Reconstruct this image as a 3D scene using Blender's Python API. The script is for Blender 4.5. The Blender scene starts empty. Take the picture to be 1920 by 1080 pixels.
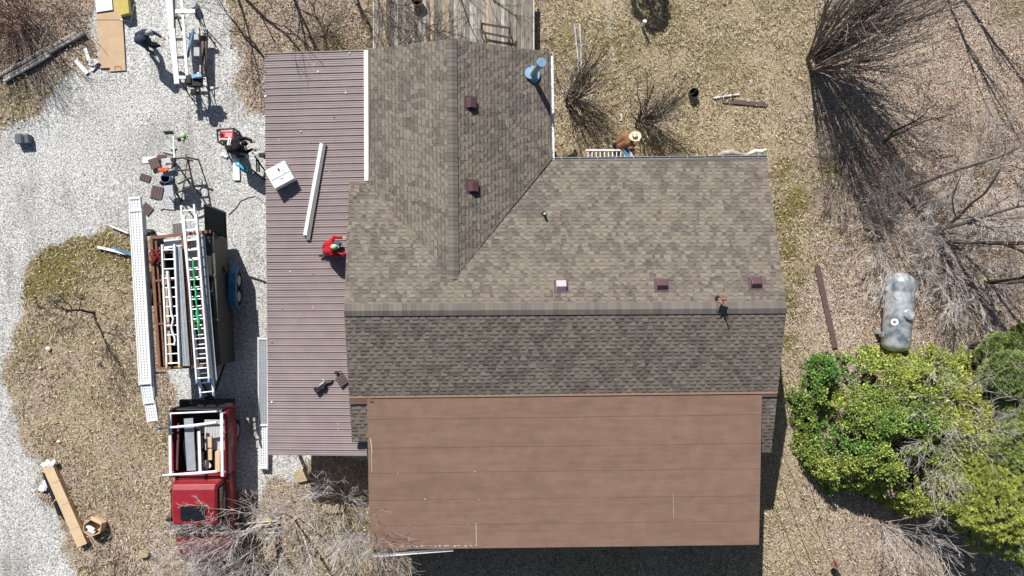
import bpy, bmesh, math, random
import numpy as np
from mathutils import Vector, Matrix

S = bpy.context.scene
COL = S.collection
# ------------------------------------------------------------------ camera
H = 26.0; F = 1333.0
TILT = math.atan(55 / F)
cd = bpy.data.cameras.new('camera'); cam = bpy.data.objects.new('camera', cd); COL.objects.link(cam)
cam.location = (0, 0, H); cam.rotation_euler = (0, -TILT, 0)
cd.sensor_width = 36; cd.lens = F / 1920 * 36; cd.clip_end = 2000; cd.clip_start = .1
S.camera = cam
RM = cam.rotation_euler.to_matrix()
# ------------------------------------------------------------------ sky + sun
SD = Vector((0.44, -1.05, -1.0)).normalized()
elev = math.asin(-SD.z); az = math.atan2(-SD.x, -SD.y)
w = bpy.data.worlds.new('World'); S.world = w; w.use_nodes = True
nt = w.node_tree; bg = nt.nodes['Background']
sky = nt.nodes.new('ShaderNodeTexSky'); sky.sky_type = 'NISHITA'; sky.sun_disc = False
sky.sun_elevation = elev; sky.sun_rotation = az
nt.links.new(sky.outputs[0], bg.inputs[0]); bg.inputs[1].default_value = 0.05
sl = bpy.data.lights.new('sun', 'SUN'); sl.energy = 4.9; sl.angle = math.radians(.5); sl.color = (1, .965, .91)
so = bpy.data.objects.new('sun', sl); COL.objects.link(so)
so.rotation_euler = SD.to_track_quat('-Z', 'Y').to_euler(); so.location = (-10, 20, 25)
S.view_settings.view_transform = 'Standard'; S.view_settings.look = 'None'
S.view_settings.exposure = 0.45; S.view_settings.gamma = 1

R = random.Random(7); NR = np.random.default_rng(11)

def P(px, py, z=0.0):
    d = RM @ Vector(((px - 960) / F, -(py - 540) / F, -1))
    t = (z - H) / d.z
    return Vector((d.x * t, d.y * t, z))
def V(*a): return Vector(a)

# ------------------------------------------------------------------ materials
MATS = {}
def srgb(r, g, b):
    f = lambda c: (c / 255 / 12.92) if c <= 10 else ((c / 255 + .055) / 1.055) ** 2.4
    return (f(r), f(g), f(b))
def mat(name, col, rough=.7, metal=0., var=.25, scale=6., bump=.0, bscale=40., spec=.3, second=None, attr=False, trans=None, stretch=None):
    if name in MATS: return MATS[name]
    m = bpy.data.materials.new(name); m.use_nodes = True; t = m.node_tree; N = t.nodes; L = t.links
    b = N['Principled BSDF']; b.inputs['Roughness'].default_value = rough; b.inputs['Metallic'].default_value = metal
    b.inputs['Specular IOR Level'].default_value = spec
    tc = N.new('ShaderNodeTexCoord'); mp = N.new('ShaderNodeMapping'); L.new(tc.outputs['Object'], mp.inputs[0])
    if stretch: mp.inputs['Scale'].default_value = stretch
    n1 = N.new('ShaderNodeTexNoise'); n1.inputs['Scale'].default_value = scale; n1.inputs['Detail'].default_value = 6; n1.inputs['Roughness'].default_value = .65
    L.new(mp.outputs[0], n1.inputs['Vector'])
    cr = N.new('ShaderNodeMapRange'); cr.inputs[1].default_value = .3; cr.inputs[2].default_value = .7
    cr.inputs[3].default_value = 1 - var; cr.inputs[4].default_value = 1 + var; L.new(n1.outputs[0], cr.inputs[0])
    if attr:
        base = N.new('ShaderNodeAttribute'); base.attribute_name = 'Col'; src = base.outputs['Color']
    else:
        base = N.new('ShaderNodeRGB'); base.outputs[0].default_value = (*col, 1); src = base.outputs[0]
        if second:
            mx = N.new('ShaderNodeMix'); mx.data_type = 'RGBA'; mx.inputs[7].default_value = (*second, 1); L.new(src, mx.inputs[6])
            n3 = N.new('ShaderNodeTexNoise'); n3.inputs['Scale'].default_value = scale * .45; n3.inputs['Detail'].default_value = 5
            L.new(mp.outputs[0], n3.inputs['Vector'])
            r3 = N.new('ShaderNodeMapRange'); r3.inputs[1].default_value = .48; r3.inputs[2].default_value = .62; L.new(n3.outputs[0], r3.inputs[0])
            L.new(r3.outputs[0], mx.inputs[0]); src = mx.outputs[2]
    vm = N.new('ShaderNodeVectorMath'); vm.operation = 'SCALE'; L.new(src, vm.inputs[0]); L.new(cr.outputs[0], vm.inputs['Scale'])
    L.new(vm.outputs[0], b.inputs['Base Color'])
    if bump:
        n2 = N.new('ShaderNodeTexNoise'); n2.inputs['Scale'].default_value = bscale; n2.inputs['Detail'].default_value = 4
        L.new(mp.outputs[0], n2.inputs['Vector'])
        bp = N.new('ShaderNodeBump'); bp.inputs['Strength'].default_value = bump; bp.inputs['Distance'].default_value = .02
        L.new(n2.outputs[0], bp.inputs['Height']); L.new(bp.outputs[0], b.inputs['Normal'])
    if trans: 
        b.inputs['Transmission Weight'].default_value = trans
    MATS[name] = m; return m

M = dict(
 white=mat('white_paint', (.74, .75, .76), .45, var=.08, scale=3),
 alu=mat('aluminium', (.8, .81, .82), .42, .15, var=.08, scale=8),
 alu_dull=mat('dull_aluminium', (.42, .45, .49), .5, .5, var=.15, scale=8),
 black=mat('black_plastic', (.018, .018, .02), .5, var=.3),
 dark=mat('dark_steel', (.035, .035, .037), .55, .3, var=.3, scale=9),
 rubber=mat('rubber', (.02, .02, .02), .8, var=.25, scale=14),
 red=mat('red_car_paint', (.25, .016, .024), .36, 0, var=.22, scale=2, spec=.6),
 redtop=mat('red_plastic', (.5, .05, .06), .4, var=.1),
 glass=mat('dark_glass', (.012, .014, .016), .08, var=.1, spec=.8),
 olive=mat('olive_metal', (.085, .088, .072), .6, .1, var=.35, scale=10, bump=.3),
 rust=mat('rusty_frame', (.21, .1, .065), .8, var=.35, scale=9, bump=.3),
 wood=mat('pale_wood', (.5, .38, .24), .8, var=.2, scale=3, stretch=(1, 1, 1)),
 ply=mat('plywood', (.42, .3, .19), .8, var=.2, scale=4),
 cardboard=mat('cardboard', (.5, .36, .23), .85, var=.1, scale=3),
 cardboard2=mat('cardboard_light', (.56, .42, .27), .85, var=.12, scale=2.5),
 blue=mat('blue_paint', (.07, .2, .38), .45, var=.15),
 cyan=mat('cyan_plastic', (.02, .38, .6), .4, var=.1),
 orange=mat('orange_plastic', (.7, .1, .03), .4, var=.1),
 green=mat('green_rope', (.03, .45, .14), .8, var=.15),
 redrope=mat('red_strap', (.22, .03, .035), .8, var=.3),
 yellow=mat('yellow_foam', (.5, .4, .12), .8, var=.12),
 brown_trim=mat('brown_trim', (.115, .078, .075), .6, var=.12, scale=3),
 maroon=mat('maroon_trim', (.10, .058, .064), .32, var=.1),
 grey=mat('grey_vinyl', (.16, .155, .155), .6, var=.1),
 ltgrey=mat('light_grey', (.45, .46, .47), .6, var=.15),
 navy=mat('navy_cloth', (.03, .04, .065), .9, var=.3, scale=20, bump=.4),
 blackcloth=mat('black_cloth', (.013, .013, .017), .9, var=.3, scale=20, bump=.4),
 redcloth=mat('red_cloth', (.42, .015, .025), .9, var=.2, scale=16, bump=.4),
 tancloth=mat('brown_canvas', (.26, .125, .06), .9, var=.2, scale=16, bump=.4),
 denim=mat('denim', (.05, .09, .16), .9, var=.25, scale=20, bump=.4),
 skin=mat('skin', (.55, .33, .25), .55, var=.08),
 straw=mat('straw_hat', (.8, .72, .52), .8, var=.1, scale=30, bump=.5, bscale=90),
 greyhat=mat('grey_cap', (.36, .38, .41), .85, var=.15, scale=14),
 greencap=mat('green_cap', (.42, .6, .3), .8, var=.1),
 galv=mat('galvanised', (.55, .58, .6), .38, .45, var=.35, scale=4.5, second=(.25, .29, .32), bump=.15, bscale=12),
 pipe=mat('blue_grey_pipe', (.24, .42, .58), .4, .3, var=.1),
 concrete=mat('concrete', (.33, .31, .28), .9, var=.2, bump=.3),
 stone=mat('tan_stone', (.4, .33, .2), .9, var=.3, scale=5, bump=.6, bscale=14),
 siding=mat('tan_siding', (.4, .35, .28), .7, var=.08),
 bark=mat('grey_bark', (.2, .17, .15), .9, var=.35, scale=9),
 barkdark=mat('dark_bark', (.075, .058, .047), .9, var=.4, scale=9),
 barkred=mat('reddish_bark', (.2, .115, .095), .9, var=.35, scale=9),
 barkpale=mat('pale_bark', (.46, .42, .4), .9, var=.3, scale=9),
 oldwood=mat('weathered_wood', (.36, .33, .29), .9, var=.5, scale=5, bump=.5, stretch=(1, 1, 1)),
 driftwood=mat('barkless_wood', (.62, .58, .5), .85, var=.25, scale=12, bump=.5),
 attr=mat('shingle_granules', (1, 1, 1), .92, var=.13, scale=70, attr=True, bump=.25, bscale=120, spec=.15),
 leaf=mat('leaf_colours', (1, 1, 1), .75, var=.18, scale=10, attr=True, spec=.2),
 leafgreen=mat('evergreen_leaf_colours', (1, 1, 1), .5, var=.15, scale=8, attr=True, spec=.35),
)
# brown roll roofing
def roll_mat():
    m = mat('brown_roll_roofing', (.232, .147, .108), .85, var=.1, scale=2.2, bump=.2, bscale=60, spec=.2)
    t = m.node_tree; N = t.nodes; L = t.links; b = N['Principled BSDF']
    src = b.inputs['Base Color'].links[0].from_socket
    tc = N.new('ShaderNodeTexCoord')
    mp = N.new('ShaderNodeMapping'); mp.inputs['Scale'].default_value = (.35, 3.0, 1); L.new(tc.outputs['Object'], mp.inputs[0])
    n = N.new('ShaderNodeTexNoise'); n.inputs['Scale'].default_value = 3; n.inputs['Detail'].default_value = 8; L.new(mp.outputs[0], n.inputs['Vector'])
    mp2 = N.new('ShaderNodeMapping'); mp2.inputs['Scale'].default_value = (.12, .9, 1); L.new(tc.outputs['Object'], mp2.inputs[0])
    n2 = N.new('ShaderNodeTexNoise'); n2.inputs['Scale'].default_value = 2; n2.inputs['Detail'].default_value = 3; L.new(mp2.outputs[0], n2.inputs['Vector'])
    n3 = N.new('ShaderNodeTexNoise'); n3.inputs['Scale'].default_value = 140; n3.inputs['Detail'].default_value = 2; L.new(tc.outputs['Object'], n3.inputs['Vector'])
    a = N.new('ShaderNodeMath'); a.operation = 'ADD'; L.new(n.outputs[0], a.inputs[0]); L.new(n2.outputs[0], a.inputs[1])
    a2 = N.new('ShaderNodeMath'); a2.operation = 'ADD'; L.new(a.outputs[0], a2.inputs[0]); L.new(n3.outputs[0], a2.inputs[1])
    r = N.new('ShaderNodeMapRange'); r.inputs[1].default_value = 1.0; r.inputs[2].default_value = 2.0; r.inputs[3].default_value = .84; r.inputs[4].default_value = 1.17; L.new(a2.outputs[0], r.inputs[0])
    vm = N.new('ShaderNodeVectorMath'); vm.operation = 'SCALE'; L.new(src, vm.inputs[0]); L.new(r.outputs[0], vm.inputs['Scale']); L.new(vm.outputs[0], b.inputs['Base Color'])
    return m
M['roll'] = roll_mat()
M['perf'] = mat('perforation_shade', (.2, .21, .22), .7)
def metal_mat():
    m = mat('mauve_ribbed_metal', (.262, .213, .211), .42, .0, var=.1, scale=1.5, spec=.45)
    return m
M['mauve'] = metal_mat()

# ------------------------------------------------------------------ mesh builder
class MB:
    def __init__(s): s.v = []; s.f = []; s.c = []
    def add(s, vs, fs, col=None):
        o = len(s.v); s.v += [tuple(v) for v in vs]; s.f += [tuple(i + o for i in f) for f in fs]
        s.c += [col] * len(fs); return s
    def quad(s, a, b, c, d, col=None): return s.add([a, b, c, d], [(0, 1, 2, 3)], col)
    def box(s, c, size, rz=0, M3=None, col=None, rx=0, ry=0):
        x, y, z = [k / 2 for k in size]
        if M3 is None: M3 = Matrix.Rotation(rz, 3, 'Z') @ Matrix.Rotation(ry, 3, 'Y') @ Matrix.Rotation(rx, 3, 'X')
        c = Vector(c); vs = [c + M3 @ Vector((sx * x, sy * y, sz * z)) for sz in (-1, 1) for sx, sy in ((-1, -1), (1, -1), (1, 1), (-1, 1))]
        return s.add(vs, [(3, 2, 1, 0), (4, 5, 6, 7), (0, 1, 5, 4), (1, 2, 6, 5), (2, 3, 7, 6), (3, 0, 4, 7)], col)
    def bar(s, a, b, wd, ht, up=Vector((0, 0, 1)), col=None):
        a = Vector(a); b = Vector(b); d = (b - a); L = d.length; d.normalize()
        side = d.cross(up)
        if side.length < 1e-4: side = Vector((1, 0, 0))
        side.normalize(); u = side.cross(d)
        M3 = Matrix((d, side, u)).transposed()
        return s.box((a + b) / 2, (L, wd, ht), M3=M3, col=col)
    def slab(s, pts, th, col=None):   # pts: top polygon
        n = len(pts); b = [Vector(p) - Vector((0, 0, th)) for p in pts]
        fs = [tuple(range(n)), tuple(range(2 * n - 1, n - 1, -1))] + [(i, (i + 1) % n, n + (i + 1) % n, n + i) for i in range(n)]
        fs = [fs[0], fs[1]] + [tuple(reversed(f)) for f in fs[2:]]
        return s.add(list(pts) + b, fs, col)
    def tube(s, pts, rs, n=6, cap=True, col=None):
        pts = [Vector(p) for p in pts]; k = len(pts)
        if isinstance(rs, (int, float)): rs = [rs] * k
        vs = []; prev = None
        for i, p in enumerate(pts):
            d = (pts[min(i + 1, k - 1)] - pts[max(i - 1, 0)])
            if d.length < 1e-7: d = Vector((0, 0, 1))
            d.normalize()
            if prev is None:
                a = d.cross(Vector((0, 0, 1)))
                if a.length < .05: a = d.cross(Vector((1, 0, 0)))
            else: a = prev - d * prev.dot(d)
            if a.length < 1e-6: a = d.orthogonal()
            a.normalize(); prev = a; b = d.cross(a)
            for j in range(n):
                t = 2 * math.pi * j / n; vs.append(p + (a * math.cos(t) + b * math.sin(t)) * rs[i])
        fs = []
        for i in range(k - 1):
            for j in range(n):
                fs.append((i * n + j, i * n + (j + 1) % n, (i + 1) * n + (j + 1) % n, (i + 1) * n + j))
        if cap: fs += [tuple(range(n - 1, -1, -1)), tuple(range((k - 1) * n, k * n))]
        return s.add(vs, fs, col)
    def cyl(s, c, r, h, n=16, r2=None, axis=(0, 0, 1), col=None):
        a = Vector(axis).normalized(); c = Vector(c)
        return s.tube([c, c + a * h], [r, r if r2 is None else r2], n, True, col)
    def ball(s, c, r, n=10, m=7, sc=(1, 1, 1), M3=None, col=None):
        c = Vector(c); vs = [Vector((0, 0, 1))]
        for i in range(1, m):
            t = math.pi * i / m
            for j in range(n):
                p = 2 * math.pi * j / n; vs.append(Vector((math.sin(t) * math.cos(p), math.sin(t) * math.sin(p), math.cos(t))))
        vs.append(Vector((0, 0, -1))); fs = [(0, 1 + j, 1 + (j + 1) % n) for j in range(n)]
        for i in range(m - 2):
            for j in range(n):
                a = 1 + i * n; fs.append((a + j, a + n + j, a + n + (j + 1) % n, a + (j + 1) % n))
        e = len(vs) - 1; a = 1 + (m - 2) * n; fs += [(e, a + (j + 1) % n, a + j) for j in range(n)]
        out = []
        for v in vs:
            q = Vector((v.x * sc[0], v.y * sc[1], v.z * sc[2])) * r
            if M3: q = M3 @ q
            out.append(c + q)
        return s.add(out, fs, col)
    def build(s, name, m, parent=None, smooth=False, bevel=0):
        off = Vector((0, 0, 0)); q = parent
        while q: off += q.location; q = q.parent
        me = bpy.data.meshes.new(name)
        o3 = tuple(off)
        me.from_pydata([(v[0] - o3[0], v[1] - o3[1], v[2] - o3[2]) for v in s.v], [], s.f)
        me.materials.append(m)
        if any(c is not None for c in s.c):
            at = me.color_attributes.new('Col', 'FLOAT_COLOR', 'CORNER')
            arr = np.ones((len(me.loops), 4), dtype=np.float32)
            lt = np.array([len(f) for f in s.f]); cc = np.array([(c or (.5, .5, .5)) for c in s.c], dtype=np.float32)
            arr[:, :3] = np.repeat(cc, lt, axis=0); at.data.foreach_set('color', arr.ravel())
        if smooth: me.polygons.foreach_set('use_smooth', [True] * len(me.polygons))
        o = bpy.data.objects.new(name, me); COL.objects.link(o); o.parent = parent
        if bevel:
            b = o.modifiers.new('b', 'BEVEL'); b.width = bevel; b.segments = 2; b.limit_method = 'ANGLE'
        return o

def tag(o, label, cat, group=None, kind=None):
    if label: o['label'] = label
    if cat: o['category'] = cat
    if group: o['group'] = group
    if kind: o['kind'] = kind
    return o
def thing(name, loc, label, cat, group=None):
    o = bpy.data.objects.new(name, None); COL.objects.link(o); o.location = loc; o.empty_display_size = .2
    return tag(o, label, cat, group)
def B(): return MB()
def lerp(a, b, t): return a + (b - a) * t

# ------------------------------------------------------------------ numpy noise
_perm = NR.random((256, 256))
def vnoise(x, y, sc):
    x = x * sc + 77.3; y = y * sc + 31.7
    xi = np.floor(x).astype(int); yi = np.floor(y).astype(int); fx = x - xi; fy = y - yi
    fx = fx * fx * (3 - 2 * fx); fy = fy * fy * (3 - 2 * fy)
    g = lambda a, b: _perm[a % 256, b % 256]
    return (g(xi, yi) * (1 - fx) + g(xi + 1, yi) * fx) * (1 - fy) + (g(xi, yi + 1) * (1 - fx) + g(xi + 1, yi + 1) * fx) * fy
def fbm(x, y, sc, o=4):
    s = 0; a = .5; t = 0
    for i in range(o): s = s + a * vnoise(x, y, sc * 2 ** i); t += a; a *= .5
    return s / t
def sdist(x, y, poly):   # signed distance, + inside
    pts = np.array(poly); d = np.full(x.shape, 1e9); ins = np.zeros(x.shape, bool); n = len(pts)
    for i in range(n):
        a = pts[i]; b = pts[(i + 1) % n]; ex, ey = b - a; wx = x - a[0]; wy = y - a[1]
        t = np.clip((wx * ex + wy * ey) / (ex * ex + ey * ey), 0, 1)
        d = np.minimum(d, (wx - ex * t) ** 2 + (wy - ey * t) ** 2)
        c = ((a[1] > y) != (b[1] > y)) & (x < (b[0] - a[0]) * (y - a[1]) / (b[1] - a[1] + 1e-12) + a[0]); ins ^= c
    return np.where(ins, 1, -1) * np.sqrt(d)
def gp(l): return [tuple(P(a, b)[:2]) for a, b in l]
GRAV = gp([(-500, 300), (-100, 262), (0, 240), (55, 222), (100, 185), (140, 140), (170, 105), (178, -300), (425, -300), (430, 0), (440, 60), (447, 120), (440, 180), (475, 215), (520, 240), (720, 260), (720, 850), (590, 860), (560, 930), (440, 980), (330, 1400), (170, 1400), (-500, 1400)])
ISL = gp([(28, 570), (45, 510), (80, 470), (140, 448), (200, 432), (255, 438), (310, 480), (325, 600), (325, 690), (337, 730), (335, 800), (400, 900), (480, 925), (500, 890), (560, 905), (720, 900), (720, 1400), (170, 1400), (140, 1075), (105, 985), (70, 910), (45, 830), (18, 740), (18, 640)])
def blobs(x, y, L):
    s = np.zeros(x.shape)
    for px, py, r, a in L:
        c = P(px, py); s = np.maximum(s, a * np.exp(-((x - c.x) ** 2 + (y - c.y) ** 2) / (r / 51.) ** 2))
    return s
def masks(x, y):
    e = (fbm(x, y, .9, 5) - .5) * 1.6
    g = np.minimum(sdist(x, y, GRAV), -sdist(x, y, ISL)) + e * .8
    gravel = np.clip(g / .5 + .5, 0, 1)
    for (a, b_, wd, am) in (((1138, -20), (1152, 125), .2, .5), ((1163, -20), (1168, 165), .08, .42)):
        A = P(*a); Bq = P(*b_); ex, ey = Bq.x - A.x, Bq.y - A.y; t = np.clip(((x - A.x) * ex + (y - A.y) * ey) / (ex * ex + ey * ey), 0, 1)
        gravel = np.maximum(gravel, am * np.exp(-(((x - A.x - ex * t) ** 2 + (y - A.y - ey * t) ** 2) / wd ** 2)) * (.7 + .5 * fbm(x, y, 2, 3)))
    n = fbm(x + 9, y - 4, .5, 4)
    green = blobs(x, y, [(1465, 400, 26, 1.3), (1480, 470, 26, 1.3), (1500, 520, 24, 1.1), (1475, 560, 24, 1.2), (1480, 640, 22, .9), (1470, 310, 24, .9), (1250, 40, 90, .45), (1350, 120, 90, .4), (120, 720, 60, .35), (80, 820, 60, .35), (200, 900, 70, .25), (1480, 900, 50, .4), (120, 500, 75, 1), (190, 470, 60, 1), (240, 490, 50, .9), (60, 540, 40, .8), (1495, 375, 32, 1.2), (1468, 330, 40, .7), (1475, 430, 35, .8), (1480, 560, 30, .5), (1560, 315, 35, .8), (1650, 640, 60, .3),
         (1150, 90, 60, .6), (1130, 150, 40, .5), (560, 120, 60, .5), (630, 100, 50, .6), (1060, 70, 60, .5), (660, 990, 40, .9), (120, 950, 50, .4), (1850, 300, 60, .4), (1700, 140, 50, .3), (1900, 20, 60, .5), (60, 640, 60, .5), (300, 820, 40, .3), (40, 180, 60, .5)])
    green = np.clip(green * (.45 + 1.2 * n), 0, 1)
    leaf = 1 / (1 + np.exp(-(x - P(1500, 0).x) * .9)) ; leaf = np.clip(leaf + (x < P(1040, 0).x) * .5, 0, 1)
    leaf = np.clip(leaf * .9 + (n - .5) * .9, 0, 1)
    leaf = np.maximum(leaf, blobs(x, y, [(1590, 560, 110, 1), (1500, 620, 60, .6), (1080, 180, 50, .8), (60, 60, 150, 1.), (560, 60, 120, .9), (470, 130, 70, .9)]))
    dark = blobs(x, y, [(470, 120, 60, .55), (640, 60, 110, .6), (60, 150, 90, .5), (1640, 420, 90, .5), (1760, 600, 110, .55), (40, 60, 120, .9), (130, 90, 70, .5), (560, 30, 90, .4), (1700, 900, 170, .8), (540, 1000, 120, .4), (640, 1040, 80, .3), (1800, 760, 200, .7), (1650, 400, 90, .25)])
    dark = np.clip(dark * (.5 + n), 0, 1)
    return gravel, green, leaf, dark

# ------------------------------------------------------------------ ground material
def ground_mat():
    m = bpy.data.materials.new('ground_cover'); m.use_nodes = True; t = m.node_tree; N = t.nodes; L = t.links
    b = N['Principled BSDF']; b.inputs['Roughness'].default_value = .95; b.inputs['Specular IOR Level'].default_value = .15
    tc = N.new('ShaderNodeTexCoord'); O = tc.outputs['Object']
    def noise(sc, det=5, ro=.6, vec=O):
        n = N.new('ShaderNodeTexNoise'); n.inputs['Scale'].default_value = sc; n.inputs['Detail'].default_value = det; n.inputs['Roughness'].default_value = ro; L.new(vec, n.inputs['Vector']); return n
    def vor(sc, vec=O):
        n = N.new('ShaderNodeTexVoronoi'); n.inputs['Scale'].default_value = sc; L.new(vec, n.inputs['Vector']); return n
    def ramp(src, stops):
        r = N.new('ShaderNodeValToRGB'); e = r.color_ramp.elements
        while len(e) < len(stops): e.new(.5)
        for el, (p, c) in zip(e, stops): el.position = p; el.color = (*c, 1)
        L.new(src, r.inputs[0]); return r.outputs[0]
    def mix(f, a, c):
        x = N.new('ShaderNodeMix'); x.data_type = 'RGBA'
        if isinstance(f, float): x.inputs[0].default_value = f
        else: L.new(f, x.inputs[0])
        L.new(a, x.inputs[6]); L.new(c, x.inputs[7]); return x.outputs[2]
    def math_(op, a, c):
        x = N.new('ShaderNodeMath'); x.operation = op
        for i, q in enumerate((a, c)):
            if isinstance(q, (int, float)): x.inputs[i].default_value = q
            else: L.new(q, x.inputs[i])
        return x.outputs[0]
    def mrange(s, a, c, d=0, e=1):
        x = N.new('ShaderNodeMapRange'); x.inputs[1].default_value = a; x.inputs[2].default_value = c; x.inputs[3].default_value = d; x.inputs[4].default_value = e; L.new(s, x.inputs[0]); return x.outputs[0]
    def seprgb(s, i):
        x = N.new('ShaderNodeSeparateColor'); L.new(s, x.inputs[0]); return x.outputs[i]
    # distorted coordinates so cells look like torn leaves / stones
    dn = noise(9, 3); dv = N.new('ShaderNodeVectorMath'); dv.operation = 'SCALE'; L.new(dn.outputs['Color'], dv.inputs[0]); dv.inputs['Scale'].default_value = .12
    da = N.new('ShaderNodeVectorMath'); L.new(O, da.inputs[0]); L.new(dv.outputs[0], da.inputs[1]); D = da.outputs[0]
    at = N.new('ShaderNodeAttribute'); at.attribute_name = 'mask'; A = at.outputs['Color']; gA = seprgb(A, 0); gG = seprgb(A, 1); gL = seprgb(A, 2); gD = at.outputs['Alpha']
    # gravel
    v1 = vor(30, D); v2 = vor(11, D); big = noise(.35, 5); v3 = noise(19, 4, .85)
    gcol = ramp(seprgb(v1.outputs['Color'], 0), [(0, (.04, .045, .05)), (.2, (.24, .243, .243)), (.55, (.46, .463, .458)), (1, (.86, .86, .85))])
    gcol2 = ramp(v3.outputs[0], [(.4, (.05, .056, .062)), (.49, (.38, .383, .38)), (.58, (.86, .855, .83))])
    gcol = mix(.6, gcol, gcol2)
    mt = N.new('ShaderNodeMapping'); mt.inputs['Rotation'].default_value = (0, 0, .25); mt.inputs['Scale'].default_value = (1.6, .22, 1); L.new(D, mt.inputs[0]); trk = noise(1.1, 4, .6, mt.outputs[0])
    gbig = ramp(math_('ADD', math_('MULTIPLY', big.outputs[0], .5), math_('MULTIPLY', trk.outputs[0], .5)), [(.36, (.68, .66, .62)), (.47, (.98, .97, .95)), (.62, (1.14, 1.14, 1.14))])
    mm = N.new('ShaderNodeMix'); mm.data_type = 'RGBA'; mm.blend_type = 'MULTIPLY'; mm.inputs[0].default_value = 1; L.new(gcol, mm.inputs[6]); L.new(gbig, mm.inputs[7]); gcol = mm.outputs[2]
    # straw lawn
    ms = N.new('ShaderNodeMapping'); ms.inputs['Rotation'].default_value = (0, 0, .6); ms.inputs['Scale'].default_value = (1, 2.2, 1); L.new(D, ms.inputs[0])
    s1 = noise(14, 5, .8, ms.outputs[0]); s2 = noise(1.3, 5); s3 = noise(30, 2, .9)
    sc = ramp(s1.outputs[0], [(.38, (.03, .022, .012)), (.46, (.17, .135, .08)), (.53, (.39, .31, .19)), (.62, (.74, .64, .46))])
    sc_b = ramp(s3.outputs[0], [(.38, (.06, .045, .025)), (.5, (.31, .25, .155)), (.62, (.75, .67, .5))])
    sc = mix(.45, sc, sc_b)
    # leaf litter
    l1 = vor(23, D); l2 = noise(27, 3, .85)
    lc = ramp(seprgb(l1.outputs['Color'], 0), [(0, (.04, .025, .017)), (.3, (.19, .125, .085)), (.6, (.36, .265, .195)), (.85, (.5, .4, .32)), (1, (.75, .66, .56))])
    lc2 = ramp(l2.outputs[0], [(.39, (.02, .013, .01)), (.49, (.23, .165, .125)), (.59, (.85, .75, .65))])
    lc = mix(.6, lc, lc2)
    # green/moss
    gc = ramp(s1.outputs[0], [(.36, (.03, .03, .01)), (.46, (.11, .1, .03)), (.55, (.24, .2, .07)), (.66, (.5, .44, .22))])
    lm = mrange(math_('ADD', gL, math_('MULTIPLY', math_('SUBTRACT', noise(2.2, 6, .7).outputs[0], .5), 1.3)), .3, .7)
    col = mix(lm, sc, lc)
    gm = mrange(math_('ADD', gG, math_('MULTIPLY', math_('SUBTRACT', noise(4, 6, .75).outputs[0], .5), 1.1)), .3, .75)
    col = mix(gm, col, gc)
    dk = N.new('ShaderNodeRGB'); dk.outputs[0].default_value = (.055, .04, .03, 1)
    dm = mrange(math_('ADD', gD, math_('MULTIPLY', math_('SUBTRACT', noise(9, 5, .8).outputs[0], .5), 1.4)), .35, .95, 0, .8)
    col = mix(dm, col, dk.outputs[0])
    ga = mrange(math_('ADD', gA, math_('MULTIPLY', math_('SUBTRACT', noise(7, 5, .8).outputs[0], .5), 1.4)), .35, .65)
    col = mix(ga, col, gcol)
    # soft large variation
    bb = ramp(noise(.22, 4).outputs[0], [(.3, (.86, .85, .84)), (.7, (1.12, 1.12, 1.12))])
    mm2 = N.new('ShaderNodeMix'); mm2.data_type = 'RGBA'; mm2.blend_type = 'MULTIPLY'; mm2.inputs[0].default_value = 1; L.new(col, mm2.inputs[6]); L.new(bb, mm2.inputs[7])
    L.new(mm2.outputs[2], b.inputs['Base Color'])
    hh = math_('ADD', math_('MULTIPLY', v1.outputs['Distance'], -1.2), math_('MULTIPLY', noise(25, 4, .8).outputs[0], 1.6))
    bp = N.new('ShaderNodeBump'); bp.inputs['Strength'].default_value = .55; bp.inputs['Distance'].default_value = .02
    L.new(hh, bp.inputs['Height']); L.new(bp.outputs[0], b.inputs['Normal'])
    return m
GM = ground_mat()

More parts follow.
